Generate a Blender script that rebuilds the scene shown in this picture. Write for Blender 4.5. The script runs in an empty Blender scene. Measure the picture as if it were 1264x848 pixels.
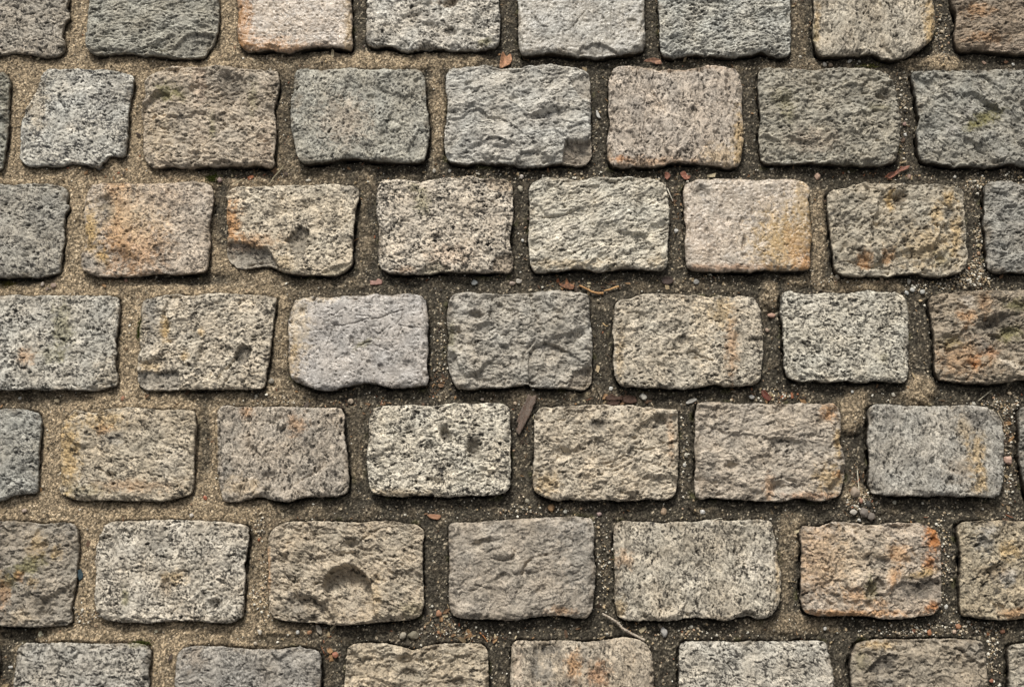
import bpy, math, random
import numpy as np
from mathutils import Matrix

random.seed(7)
rng = np.random.default_rng(11)
scene = bpy.context.scene
COL = scene.collection

# ------------------------------------------------------------------ camera model
W, H, F = 1264.0, 848.0, 1525.0
TILT = math.radians(15.0)
DIST = 1.525
ST, CT = math.sin(TILT), math.cos(TILT)

def ground_point(px, py, z=0.0):
    """the point of the horizontal plane at height z that was measured at (px, py) on the photograph"""
    u = np.asarray(px, float) - W / 2
    v = np.asarray(py, float) - H / 2
    dx, dy, dz = u, F * ST - v * CT, -F * CT - v * ST
    k = (z - DIST * CT) / dz
    return dx * k, -DIST * ST + dy * k

def to_plan(x, y, z=0.0):
    rx, ry, rz = x, y + DIST * ST, z - DIST * CT
    depth = ry * ST - rz * CT
    return W / 2 + F * rx / depth, H / 2 - F * (ry * CT + rz * ST) / depth

# ------------------------------------------------------------------ noise
def _hash(ix, iy, seed):
    h = (ix.astype(np.int64) * 374761393 + iy.astype(np.int64) * 668265263 + int(seed) * 1442695041) & 0xFFFFFFFF
    h = ((h ^ (h >> 13)) * 1274126177) & 0xFFFFFFFF
    h = ((h ^ (h >> 16)) * 2246822519) & 0xFFFFFFFF
    return (h ^ (h >> 15)) & 0xFFFFFFFF

def perlin(x, y, seed=0):
    ix, iy = np.floor(x), np.floor(y)
    fx, fy = x - ix, y - iy
    ix, iy = ix.astype(np.int64), iy.astype(np.int64)
    u = fx * fx * fx * (fx * (fx * 6 - 15) + 10)
    v = fy * fy * fy * (fy * (fy * 6 - 15) + 10)
    def g(ax, ay, dx, dy):
        a = _hash(ax, ay, seed) * (2 * math.pi / 4294967296.0)
        return np.cos(a) * dx + np.sin(a) * dy
    n00 = g(ix, iy, fx, fy); n10 = g(ix + 1, iy, fx - 1, fy)
    n01 = g(ix, iy + 1, fx, fy - 1); n11 = g(ix + 1, iy + 1, fx - 1, fy - 1)
    return 1.45 * ((n00 * (1 - u) + n10 * u) * (1 - v) + (n01 * (1 - u) + n11 * u) * v)

def fbm(x, y, seed=0, octaves=3, gain=0.5, lac=2.03):
    a, s, t = 1.0, 0.0, 0.0
    for i in range(octaves):
        s = s + a * perlin(x, y, seed + 17 * i); t += a
        x, y, a = x * lac + 3.7, y * lac + 1.3, a * gain
    return s / t

def worley(x, y, seed=0):
    """distance to the nearest grain centre, and that grain's own random number"""
    ix, iy = np.floor(x).astype(np.int64), np.floor(y).astype(np.int64)
    best = np.full(x.shape, 9.0); rid = np.zeros(x.shape)
    for ox in (-1, 0, 1):
        for oy in (-1, 0, 1):
            h = _hash(ix + ox, iy + oy, seed)
            cx = ix + ox + (h & 1023) / 1023.0
            cy = iy + oy + ((h >> 10) & 1023) / 1023.0
            d = np.hypot(x - cx, y - cy)
            m = d < best
            best = np.where(m, d, best); rid = np.where(m, ((h >> 20) & 1023) / 1023.0, rid)
    return best, rid

def facets(x, y, seed=0):
    """broken cells, each with a height and a tilt of its own"""
    ix, iy = np.floor(x).astype(np.int64), np.floor(y).astype(np.int64)
    best = np.full(x.shape, 9.0); second = np.full(x.shape, 9.0); h1 = np.zeros(x.shape); h2 = np.zeros(x.shape)
    for ox in (-1, 0, 1):
        for oy in (-1, 0, 1):
            h = _hash(ix + ox, iy + oy, seed)
            dx = x - (ix + ox + (h & 1023) / 1023.0); dy = y - (iy + oy + ((h >> 10) & 1023) / 1023.0)
            d = np.hypot(dx, dy)
            g = _hash(ix + ox, iy + oy, seed + 991)
            hh = (g & 1023) / 1023.0 - 0.5 + 1.3 * (((g >> 10) & 1023) / 1023.0 - 0.5) * dx + 1.3 * (((g >> 20) & 1023) / 1023.0 - 0.5) * dy
            m = d < best; m2 = (~m) & (d < second)
            second = np.where(m, best, np.where(m2, d, second)); h2 = np.where(m, h1, np.where(m2, hh, h2))
            best = np.where(m, d, best); h1 = np.where(m, hh, h1)
    w = 0.5 + 0.5 * np.clip((second - best) / 0.10, 0, 1)
    return h1 * w + h2 * (1 - w)

def sstep(a, b, x):
    t = np.clip((x - a) / (b - a), 0, 1)
    return t * t * (3 - 2 * t)

def lin(c):
    c = np.asarray(c, float) / 255.0
    return np.where(c <= 0.04045, c / 12.92, ((c + 0.055) / 1.055) ** 2.4)

# ------------------------------------------------------------------ meshes
def add_mesh(name, verts, faces, mat, colors=None, smooth=True):
    """verts (n,3); faces: list of (m,k) index arrays; colors (n,3) linear, kept as the attribute 'tone'"""
    me = bpy.data.meshes.new(name)
    verts = np.asarray(verts, np.float32)
    me.vertices.add(len(verts))
    me.vertices.foreach_set('co', verts.ravel())
    faces = [np.asarray(f, np.int32) for f in faces if len(f)]
    loops = np.concatenate([f.ravel() for f in faces])
    tot = np.concatenate([np.full(len(f), f.shape[1], np.int32) for f in faces])
    start = np.concatenate([[0], np.cumsum(tot)[:-1]]).astype(np.int32)
    me.loops.add(len(loops)); me.loops.foreach_set('vertex_index', loops)
    me.polygons.add(len(tot)); me.polygons.foreach_set('loop_start', start)
    me.polygons.foreach_set('use_smooth', np.full(len(tot), smooth, bool))
    me.update(calc_edges=True)
    if colors is not None:
        at = me.attributes.new('tone', 'FLOAT_COLOR', 'POINT')
        c = np.ones((len(verts), 4), np.float32); c[:, :3] = np.clip(colors, 0.004, 0.9)
        at.data.foreach_set('color', c.ravel())
    me.materials.append(mat)
    o = bpy.data.objects.new(name, me); COL.objects.link(o)
    return o

def tag(o, label=None, cat=None, group=None, kind=None):
    if label: o['label'] = label
    if cat: o['category'] = cat
    if group: o['group'] = group
    if kind: o['kind'] = kind
    return o

# ------------------------------------------------------------------ materials
def surface(name, rough=(0.7, 0.95), spec=0.3, speck_scale=1100, speck=(0.72, 1.28), bump_scale=900, bump=0.35, bump_dist=0.0006, color=None, cells=0, cell_range=(0.5, 1.6)):
    m = bpy.data.materials.new(name); m.use_nodes = True
    nt = m.node_tree; N, L = nt.nodes, nt.links
    b = N['Principled BSDF']
    tc = N.new('ShaderNodeTexCoord')
    if color is None:
        src = N.new('ShaderNodeAttribute'); src.attribute_name = 'tone'; base = src.outputs['Color']
    else:
        src = N.new('ShaderNodeRGB'); src.outputs[0].default_value = (*lin(color), 1); base = src.outputs[0]
    n1 = N.new('ShaderNodeTexNoise'); n1.inputs['Scale'].default_value = speck_scale; n1.inputs['Detail'].default_value = 2
    L.new(tc.outputs['Object'], n1.inputs['Vector'])
    mr = N.new('ShaderNodeMapRange'); mr.inputs['From Min'].default_value = 0.3; mr.inputs['From Max'].default_value = 0.7
    mr.inputs['To Min'].default_value, mr.inputs['To Max'].default_value = speck
    L.new(n1.outputs['Fac'], mr.inputs['Value'])
    mx = N.new('ShaderNodeMix'); mx.data_type = 'RGBA'; mx.blend_type = 'MULTIPLY'; mx.inputs['Factor'].default_value = 1
    L.new(base, mx.inputs['A']); L.new(mr.outputs['Result'], mx.inputs['B'])
    res = mx.outputs['Result']
    if cells:                                   # single grains, each of its own shade
        vo = N.new('ShaderNodeTexVoronoi'); vo.inputs['Scale'].default_value = cells
        L.new(tc.outputs['Object'], vo.inputs['Vector'])
        sp = N.new('ShaderNodeSeparateColor'); L.new(vo.outputs['Color'], sp.inputs['Color'])
        cr = N.new('ShaderNodeMapRange'); cr.inputs['To Min'].default_value, cr.inputs['To Max'].default_value = cell_range
        pw = N.new('ShaderNodeMath'); pw.operation = 'POWER'; pw.inputs[1].default_value = 1.8
        L.new(sp.outputs[0], pw.inputs[0]); L.new(pw.outputs[0], cr.inputs['Value'])
        mx2 = N.new('ShaderNodeMix'); mx2.data_type = 'RGBA'; mx2.blend_type = 'MULTIPLY'; mx2.inputs['Factor'].default_value = 1
        L.new(res, mx2.inputs['A']); L.new(cr.outputs['Result'], mx2.inputs['B']); res = mx2.outputs['Result']
    L.new(res, b.inputs['Base Color'])
    n2 = N.new('ShaderNodeTexNoise'); n2.inputs['Scale'].default_value = 180; n2.inputs['Detail'].default_value = 3
    L.new(tc.outputs['Object'], n2.inputs['Vector'])
    mr2 = N.new('ShaderNodeMapRange'); mr2.inputs['From Min'].default_value = 0.3; mr2.inputs['From Max'].default_value = 0.7
    mr2.inputs['To Min'].default_value, mr2.inputs['To Max'].default_value = rough
    L.new(n2.outputs['Fac'], mr2.inputs['Value']); L.new(mr2.outputs['Result'], b.inputs['Roughness'])
    b.inputs['Specular IOR Level'].default_value = spec
    n3 = N.new('ShaderNodeTexNoise'); n3.inputs['Scale'].default_value = bump_scale; n3.inputs['Detail'].default_value = 3
    L.new(tc.outputs['Object'], n3.inputs['Vector'])
    bp = N.new('ShaderNodeBump'); bp.inputs['Strength'].default_value = bump; bp.inputs['Distance'].default_value = bump_dist
    if cells:
        ad = N.new('ShaderNodeMath'); ad.operation = 'SUBTRACT'
        L.new(n3.outputs['Fac'], ad.inputs[0]); L.new(vo.outputs['Distance'], ad.inputs[1]); L.new(ad.outputs[0], bp.inputs['Height'])
    else:
        L.new(n3.outputs['Fac'], bp.inputs['Height']); L.new(bp.outputs['Normal'], b.inputs['Normal'])
    return m

M_STONE = surface('granite', rough=(0.62, 0.9), spec=0.3, bump=0.38, bump_dist=0.0008)
M_WORN = surface('worn_granite', rough=(0.30, 0.52), spec=0.5, bump=0.45, bump_dist=0.0006)
M_SAND = surface('sand', rough=(0.8, 1.0), spec=0.2, speck_scale=1500, speck=(0.7, 1.3), bump_scale=1300, bump=0.9, bump_dist=0.0012, cells=620, cell_range=(0.42, 2.0))
M_GRIT = surface('grit_grain', rough=(0.5, 0.8), spec=0.35, speck=(0.85, 1.15), bump=0.2)
M_WOOD = surface('dead_wood', rough=(0.6, 0.9), spec=0.25, speck_scale=700, speck=(0.65, 1.3))
M_LEAF = surface('dead_leaf', rough=(0.5, 0.8), spec=0.3, speck_scale=600, speck=(0.7, 1.25))
M_MOSS = surface('moss', rough=(0.85, 1.0), spec=0.1, speck=(0.7, 1.3))
# ------------------------------------------------------------------ the setts: outlines measured on the photograph
# each outline: runs of (x0, y0, points in quarter pixels from there), clockwise from the top corner at the start
def S(*runs):
    out = []
    for ox, oy, s in runs:
        for p in s.split():
            a, b = p.split(',')
            out.append((ox + float(a) / 4.0, oy + float(b) / 4.0))
    return out

# tint names used for mineral stains, lichen films, rust, and darker pits and chips
TINT = dict(orr=(170, 129, 88), ye=(174, 147, 102), ol=(112, 107, 70), bl=(128, 124, 117), dk=(88, 83, 76), pk=(186, 166, 146),
            wh=(206, 198, 184), cr=(190, 172, 144), br=(126, 107, 84), ru=(166, 112, 66), vi=(162, 157, 150))

# style: lump (mm), amp (mm), aspect, angle, terrace (mm), speckle amount, grain size (mm), pit density
ST_ = dict(
    salt=dict(lump=7.0, amp=1.6, asp=1.0, ang=0, ter=0.9, spk=1.0, grain=3.0, pit=0.6, facet=1.4, blot=0.62),
    pale=dict(lump=7.0, amp=1.9, asp=1.2, ang=10, ter=1.0, spk=0.8, grain=3.4, pit=0.9, facet=1.7, blot=0.7),
    rough=dict(lump=8.5, amp=3.0, asp=1.35, ang=10, ter=1.9, spk=0.45, grain=4.0, pit=0.5, facet=3.0, blot=0.9),
    lumpy=dict(lump=10.0, amp=3.8, asp=1.1, ang=30, ter=1.7, spk=0.45, grain=4.0, pit=0.5, facet=3.2, blot=0.9),
    smooth=dict(lump=6.0, amp=0.55, asp=1.0, ang=0, ter=0.3, spk=0.35, grain=2.6, pit=0.8, facet=0.35, blot=0.7, div=0.45),
    hstri=dict(lump=5.5, amp=2.1, asp=2.4, ang=8, ter=1.1, spk=0.55, grain=3.0, pit=0.7, facet=1.9, blot=0.7),
    vstri=dict(lump=6.0, amp=2.2, asp=2.3, ang=88, ter=1.0, spk=0.55, grain=3.2, pit=0.6, facet=1.9, blot=0.7),
)
SETTS = []
def sett(label, style, base, dark, outline, feats=(), **kw):
    SETTS.append((label, style, base, dark, outline, list(feats), kw))
def quad(ox, oy, s): return S((ox, oy, s))
def st(c, x, y, rx, ry, k=0.8, rot=0): return ('stain', c, x, y, rx, ry, k, rot)
def pit(x, y, rx, ry, d, rot=0): return ('pit', x, y, rx, ry, d, rot)
def chip(d, poly, c=None, k=0.6, e=2.0): return ('chip', poly, d, c, k, e)
def crack(d, w, pts): return ('crack', pts, d, w)

# ---- top row
sett('grey-brown speckled sett cut by the top edge in the upper left corner', 'salt', (170, 162, 150), (96, 90, 82),
     S((0, 0, '-300,-205 -100,-210 100,-206 300,-205 335,-180 338,-90 335,0 328,40 345,90 320,115 305,150 308,190 322,215 310,255 280,278 230,280 170,270 110,262 60,258 0,268 -150,265 -300,262 -315,100 -315,-100')))
sett('grey-green sett with a broken lower corner, second in the top row', 'hstri', (165, 166, 156), (88, 88, 82),
     S((0, 0, '470,-205 600,-212 750,-206 900,-210 1050,-206 1075,-170 1078,-80 1075,0 1080,60 1075,150 1060,200 1030,235 1010,275 960,286 880,285 820,282 760,275 700,272 640,264 560,266 480,272 450,258 430,230 428,200 432,140 440,60 448,0 450,-100')),
     [chip(4, quad(0, 0, '855,228 930,165 1000,162 1045,178 1085,190 1040,290 960,305 840,275'), 'dk', .35), crack(2.5, 2.0, quad(0, 0, '700,245 750,225 800,250 860,275'))])
sett('smooth pinkish sett with a rusty orange left edge', 'smooth', (190, 172, 156), (70, 62, 56),
     S((260, 0, '160,-205 300,-210 450,-206 600,-208 675,-204 695,-160 690,-80 690,0 692,30 698,100 695,160 700,225 680,240 600,228 520,228 440,240 380,255 330,252 300,242 240,250 180,246 150,225 138,190 135,130 140,60 135,0 138,-100')),
     [st('orr', 299, 35, 13, 75, .9), st('orr', 340, 60, 55, 9, .55), st('ye', 430, 40, 5, 40, .5), st('orr', 330, 55, 30, 10, .5), crack(1.5, 2, quad(260, 0, '690,60 680,110 695,160 670,200'))])
sett('pale grey pitted sett with a dark ragged front edge in the top row', 'pale', (196, 194, 188), (84, 80, 74),
     S((260, 0, '790,-206 900,-210 1050,-206 1200,-210 1300,-206'), (520, 0, '340,-206 375,-180 378,-90 378,0 382,40 388,100 385,150 380,205 350,232 300,240 200,245 100,240'), (260, 0, '1060,234 980,250 930,240 880,224 800,224 772,208 770,150 772,80 775,0 772,-100')),
     [pit(555, 5, 16, 5, 2.5), st('br', 552, 3, 16, 6, .6), pit(598, 17, 12, 6, 2, -25), pit(530, 32, 9, 5, 2), pit(556, 40, 9, 6, 2.5), pit(478, 33, 6, 4, 2), pit(525, 8, 12, 5, 1.5), st('ol', 599, 52, 9, 5, .7)], edge=9)
sett('smooth plain grey sett with a flaked front edge in the top row', 'smooth', (168, 166, 160), (66, 62, 57),
     S((520, 0, '500,-206 650,-210 800,-206 950,-210 1080,-206 1098,-170 1100,-80 1100,0 1100,100 1103,180 1097,238 1060,258 1000,268 940,276 880,280 800,277 740,273 680,262 600,260 520,272 492,258 483,200 482,100 480,0 482,-100')),
     [crack(1.6, 2.2, quad(520, 0, '545,70 570,100 590,135 625,140')), crack(1.6, 2.2, quad(520, 0, '815,55 785,90 760,120 735,150 705,160')), crack(1.2, 2, quad(520, 0, '850,65 885,75 905,100 925,155')),
      chip(3, quad(520, 0, '780,240 860,212 910,222 955,250 1000,290 760,295'), 'dk', .3), crack(1.2, 1.6, quad(520, 0, '940,170 935,90 945,20')), pit(780, 28, 7, 4, 1.5)])
sett('cool pale grey sett with many short dark pits in the top row', 'hstri', (178, 182, 178), (80, 80, 78),
     S((740, 0, '310,-206 450,-210 600,-206 760,-210 915,-206 936,-170 938,-80 938,0 940,90 940,180 937,262 900,276 850,268 800,252 760,264 700,271 660,275 580,272 500,264 420,270 340,278 308,262 300,200 298,100 292,0 295,-100')), asp=1.8, lump=5.0, pit=1.4)
sett('beige upright-grained sett with an ochre right edge in the top row', 'vstri', (182, 172, 154), (88, 80, 70),
     S((948, 0, '245,-206 380,-210 540,-206 680,-210 790,-206 812,-170 812,-80 812,0 815,40 822,90 822,150 800,200 760,236 700,270 640,290 570,286 520,262 450,267 360,273 280,278 245,256 228,200 225,130 232,60 225,0 222,-100')),
     [st('ye', 1149, 38, 8, 45, .75), st('ye', 1009, 30, 4, 30, .5), chip(3, quad(948, 0, '545,265 570,215 615,265 640,300 560,300')), st('ol', 1005, 50, 3, 20, .4)])
sett('rusty brown sett in the upper right corner', 'hstri', (152, 132, 110), (86, 74, 62),
     S((948, 0, '920,-206 1100,-210 1250,-206 1420,-206 1440,-100 1440,0 1440,100 1440,255 1280,262 1200,259 1120,250 1040,242 960,246 935,230 925,180 930,110 930,60 905,0 905,-100')),
     [st('orr', 1207, 14, 18, 8, .55), st('orr', 1215, 48, 26, 7, .5), st('pk', 1225, 58, 30, 5, .5)], lump=5.5)
# ---- second row
sett('sliver of green-grey sett at the left edge of the second row', 'rough', (150, 152, 140), (84, 84, 78),
     S((0, 0, '-560,352 -400,346 -200,348 0,362 35,378 48,410 42,480 40,560 38,640 28,730 12,820 -20,838 -200,836 -400,832 -550,826 -565,600')))
sett('blue-grey speckled sett with a slanting left side in the second row', 'salt', (186, 188, 184), (92, 94, 96),
     S((0, 0, '230,355 300,348 380,345 460,352 520,348 590,362 650,378 660,400 650,460 635,530 630,620 625,700 615,760 590,775 550,768 510,800 480,825 420,812 360,802 300,815 220,818 150,820 115,800 98,760 105,690 105,620 125,560 160,500 190,440 210,385')),
     [st('wh', 88, 159, 6, 6, .8), st('wh', 80, 105, 6, 4, .6), st('bl', 140, 115, 20, 22, .4), st('cr', 45, 130, 14, 30, .4), chip(1.5, quad(0, 0, '480,840 520,795 560,765 620,775 650,840'))], grain=4.0, amp=1.12)
sett('warm tan sett with a green mossy stain near its upper corner', 'rough', (184, 168, 148), (100, 90, 78),
     S((0, 0, '725,395 770,360 840,337 920,332 1000,338 1080,328 1160,332 1240,342'), (260, 0, '260,345 305,347 330,362 335,410 325,470 308,540 318,600 320,700 310,770 312,810 290,825 230,814 150,818 60,815'), (0, 0, '1000,822 900,828 850,820 780,830 740,815 715,775 708,700 712,640 702,560 708,510 720,470 716,430')),
     [st('ol', 205, 115, 16, 10, .75), st('ol', 222, 118, 8, 9, .5), st('ol', 262, 158, 4, 16, .6), st('pk', 246, 98, 8, 30, .7), st('dk', 290, 104, 24, 20, .5), pit(290, 104, 20, 16, 3), st('ol', 312, 120, 6, 20, .4), st('pk', 330, 180, 8, 25, .5), st('cr', 195, 165, 20, 30, .4)], lump=8, amp=2.10)
sett('grey-green flat sett right of the mossy tan one', 'pale', (166, 167, 158), (84, 84, 80),
     S((260, 0, '420,372 450,352 530,352 600,348 690,340 760,348 860,352 950,346 1020,352 1050,375 1060,430 1062,500 1072,580 1078,660 1065,740 1055,788 1020,800 940,800 860,797 780,788 700,779 620,786 540,798 470,806 440,790 425,740 412,680 402,620 397,560 402,500 415,450')),
     [st('pk', 425, 150, 30, 30, .35), chip(2, quad(260, 0, '1000,690 1030,640 1090,640 1080,780 1000,800 960,760')), crack(1.5, 2, quad(260, 0, '590,480 640,490 690,470')), pit(442, 135, 4, 6, 2.5), pit(457, 120, 5, 4, 2), st('br', 367, 128, 7, 10, .4)], ang=60, lump=5.5, amp=1.12)
sett('bluish pale sett with two chipped right corners below the orange leaf', 'rough', (182, 183, 180), (88, 86, 82),
     S((520, 0, '140,352 180,338 250,338 310,330 360,340 420,345 480,340 540,330 600,326 670,330 740,336 800,347 825,375 832,440 835,520 835,600 835,680 842,740 836,780 800,810 740,808 690,802 640,808 580,818 510,820 440,812 370,802 300,797 230,806 170,802 130,785 118,720 120,640 130,580 132,500 122,440 126,390')),
     [chip(7, quad(520, 0, '705,700 740,688 800,690 850,678 860,830 690,830'), 'br', .7, 1.5), st('dk', 718, 185, 9, 9, .6), chip(3.5, quad(520, 0, '735,400 790,365 850,360 850,480 790,490 750,440'), 'br', .35),
      ('ledge', quad(520, 0, '110,590 200,585 240,550 300,540 330,575 390,580 440,610 490,650'), 1.4), chip(2.5, quad(520, 0, '465,790 500,750 560,738 620,760 660,830 470,840'), 'dk', .3), crack(0.9, 1.6, quad(520, 0, '370,545 400,590 420,620 460,640')), st('vi', 610, 178, 30, 14, .5), st('vi', 672, 145, 24, 14, .4)], asp=1.8, lump=6.5, amp=1.40, ter=0.9)
sett('pinkish upright-grained sett with a tan lower edge in the second row', 'vstri', (188, 174, 162), (104, 94, 84),
     S((740, 0, '70,347 110,330 180,328 230,342 280,350 340,348 420,350 500,335 570,328 640,335 680,355 698,410 705,470 702,540 705,610 710,680 700,760 690,808 660,823 560,814 460,800 400,796 340,805 270,818 180,820 100,823 60,810 42,770 40,690 55,610 47,540 48,470 47,400')),
     [st('ye', 913, 175, 8, 40, .7), st('orr', 800, 200, 60, 6, .45), st('ye', 890, 192, 22, 14, .4), st('ru', 765, 196, 10, 4, .6), crack(2, 2.5, quad(740, 0, '240,400 265,460 290,500 310,540')), pit(855, 140, 8, 9, 1.8), st('br', 752, 190, 5, 14, .5), st('orr', 840, 84, 60, 4, .3), chip(1.5, quad(740, 0, '80,660 120,640 170,650 190,750 90,750'))], amp=1.68, lump=7)
sett('rough olive-grey sett above the red curled leaf', 'rough', (160, 156, 142), (86, 82, 72),
     S((740, 0, '795,352 850,340 930,340 1010,345 1080,348 1150,340 1250,344'), (948, 0, '480,346 560,357 600,382 622,430 635,500 648,560 650,640 645,710 632,770 618,803 560,812 480,816 380,811 280,805 200,801 100,805'), (740, 0, '840,804 810,793 795,740 790,660 798,580 790,500 784,420 786,375')),
     [st('ol', 967, 124, 12, 14, .45), st('ol', 973, 144, 8, 10, .4), pit(1092, 118, 13, 8, 4), st('dk', 1092, 118, 12, 7, .5), pit(1067, 142, 10, 5, 3), st('ol', 1085, 133, 12, 5, .35), chip(2, quad(948, 0, '70,720 120,670 150,690 175,720 200,750 90,760')), st('pk', 1005, 175, 30, 14, .3)], lump=7, amp=2.38)
sett('dark slate-grey sett with an olive streak at the right edge', 'rough', (152, 153, 146), (86, 85, 82),
     S((948, 0, '712,366 780,356 880,352 980,355 1080,350 1160,348 1264,352 1440,352 1450,500 1450,700 1440,820 1300,820 1240,812 1180,808 1100,822 1000,817 940,820 880,811 820,800 770,793 748,760 740,700 737,650 750,600 743,550 735,480 722,430')),
     [st('ol', 1215, 147, 24, 9, .9, -28), st('ol', 1195, 158, 9, 6, .7, -40), ('bump', 1198, 138, 4, 20, 1.5, 25), st('bl', 1195, 135, 5, 18, .5, 20), st('vi', 1176, 160, 10, 8, .4)], lump=7, amp=2.10, ang=-35)
# ---- third row
sett('dark blue-grey sett at the left edge of the third row', 'salt', (162, 160, 152), (92, 90, 86),
     S((0, 205, '-330,97 -150,90 0,93 80,95 180,90 260,96 310,106 328,132 326,190 340,202 320,240 312,300 316,360 302,430 298,480 290,518 260,534 180,544 90,542 0,547 -150,545 -320,540 -335,300')), amp=1.82)
sett('ochre-stained sett with grey patches along its left side', 'pale', (194, 176, 158), (108, 96, 86),
     S((0, 205, '445,122 480,97 540,88 620,91 700,93 780,90 850,88 930,80 990,83 1040,102 1052,150 1045,220 1032,290 1037,350 1030,420 1027,480 1013,518 960,528 880,531 800,530 720,536 640,545 560,546 490,545 440,530 407,495 402,450 420,400 428,330 421,260 425,190')),
     [st('orr', 148, 262, 20, 66, .95), st('ye', 113, 285, 10, 28, .9), st('ye', 127, 318, 8, 11, .95), st('bl', 131, 258, 10, 18, .85), st('dk', 134, 262, 7, 14, .5), st('bl', 152, 322, 14, 14, .9), st('dk', 158, 318, 10, 14, .6), st('bl', 110, 325, 12, 8, .7), st('orr', 172, 300, 34, 44, .6), st('cr', 165, 260, 40, 40, .6), st('pk', 190, 245, 40, 20, .5), crack(1.6, 2.5, quad(0, 205, '720,220 735,260 750,310')), st('dk', 225, 258, 8, 5, .5), st('dk', 213, 252, 8, 6, .4), pit(150, 318, 14, 14, 2.5), pit(133, 258, 10, 16, 2)], amp=0.8, div=.7)
sett('cream sett with a broken grey lower corner and a dark hole', 'pale', (204, 190, 166), (104, 94, 80),
     S((260, 205, '97,127 140,104 220,103 300,106 380,99 460,99 540,95 600,91 660,100 722,110 728,160 715,210 706,280 702,350 697,420 698,478 660,510 610,537 560,537 500,534 430,532 355,520 325,500 300,494 260,488 220,492 170,502 120,490 87,455 84,400 90,330 84,270 86,200 87,155')),
     [st('orr', 285, 275, 13, 28, .9), st('orr', 300, 302, 22, 8, .55), st('orr', 315, 298, 30, 10, .4), chip(6, quad(260, 205, '60,385 95,372 170,375 220,398 280,402 310,440 335,490 345,540 60,540'), 'bl', .8, 1.6), chip(4.5, quad(260, 205, '350,382 385,345 440,298 492,315 478,400 465,450 430,462 395,425 380,380'), 'dk', .75, 1.4), chip(3, quad(260, 205, '540,520 600,500 660,478 720,470 720,560 560,560'), 'ol', .25), st('bl', 432, 235, 12, 10, .5), pit(380, 255, 12, 10, 2), st('ye', 350, 325, 12, 10, .4)], amp=1.54)
sett('pink-cream sett with dark flecks, third row, right of the holed cream one', 'pale', (198, 186, 170), (88, 82, 74),
     S((260, 205, '840,88 880,71 950,71 1020,80 1090,74 1160,63 1220,60'), (520, 205, '190,60 250,57 310,66 370,64 430,76 448,110 450,180 453,250 441,310 434,370 447,430 453,488 430,518 360,516 280,524 180,519'), (260, 205, '1140,520 1060,529 960,530 880,524 845,500 830,450 831,380 834,300 823,230 822,160')),
     [st('ol', 521, 250, 10, 16, .5), st('ol', 512, 232, 8, 6, .4), chip(3, quad(260, 205, '1025,530 1070,480 1120,468 1190,500 1200,550 1030,550'), 'ol', .35), chip(3, quad(520, 205, '300,70 330,110 380,130 470,120 470,50 320,50'), 'br', .6), chip(3.5, quad(520, 205, '345,500 365,440 430,432 480,425 480,540 350,540'), 'br', .6), st('pk', 555, 315, 30, 14, .6), st('orr', 500, 333, 12, 4, .4)], spk=1.2, grain=4.2, pit=1.0)
sett('pale cream sett with slanting streaks above the twigs', 'hstri', (198, 194, 180), (96, 90, 80),
     S((520, 205, '537,104 580,72 640,63 700,63 770,73 840,63 920,62 1000,62 1080,63 1150,72 1200,95 1214,150 1221,220 1221,300 1214,380 1211,450 1207,498 1170,513 1110,509 1050,501 980,501 920,514 870,523 820,506 770,502 700,514 620,519 560,514 541,480 532,400 531,330 538,260 536,190')),
     [('ledge', quad(520, 205, '540,180 590,195 620,245 700,240 760,205 800,200'), 1.5), crack(2.2, 2.4, quad(520, 205, '600,250 660,250 720,238 770,212')), pit(788, 258, 6, 14, 2.2), st('ye', 700, 326, 60, 6, .35), st('ye', 812, 322, 10, 8, .35), pit(744, 318, 7, 7, 2), st('wh', 690, 290, 30, 14, .3)], ang=20)
sett('pinkish tan sett turning ochre towards its right side', 'smooth', (190, 174, 158), (92, 80, 70),
     S((740, 205, '427,92 470,72 550,66 640,66 730,70 800,72 850,69 920,67 990,76 1028,96 1036,130 1026,170 1035,230 1044,300 1046,360 1036,420 1038,480 1028,508 960,514 880,512 810,510 750,520 680,515 600,519 520,515 460,510 435,490 427,440 422,380 432,320 422,250 421,180 417,130')),
     [st('ye', 972, 300, 40, 42, .85), st('orr', 985, 305, 18, 30, .5), st('orr', 996, 326, 11, 16, .85), st('ye', 990, 260, 10, 45, .6), st('ru', 900, 330, 70, 4, .4), pit(918, 300, 2.5, 11, 2.2, 5), pit(919, 316, 4, 4, 1.5), pit(900, 271, 3, 3.5, 1.2), pit(915, 273, 2.5, 5, 1.5, 20), pit(890, 255, 3, 3, 1.2), pit(945, 285, 4, 3, 1.2, 40), pit(872, 285, 3, 4, 1.2), pit(928, 262, 2, 4, 1.2), pit(866, 237, 10, 9, 2.2), st('bl', 866, 237, 10, 9, .4), pit(947, 275, 7, 9, 1.5), st('pk', 870, 290, 30, 30, .35), crack(1.2, 1.8, quad(740, 205, '815,85 822,150')), crack(1.2, 1.8, quad(740, 205, '725,110 735,190'))], amp=0.70, ter=0.5)
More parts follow.
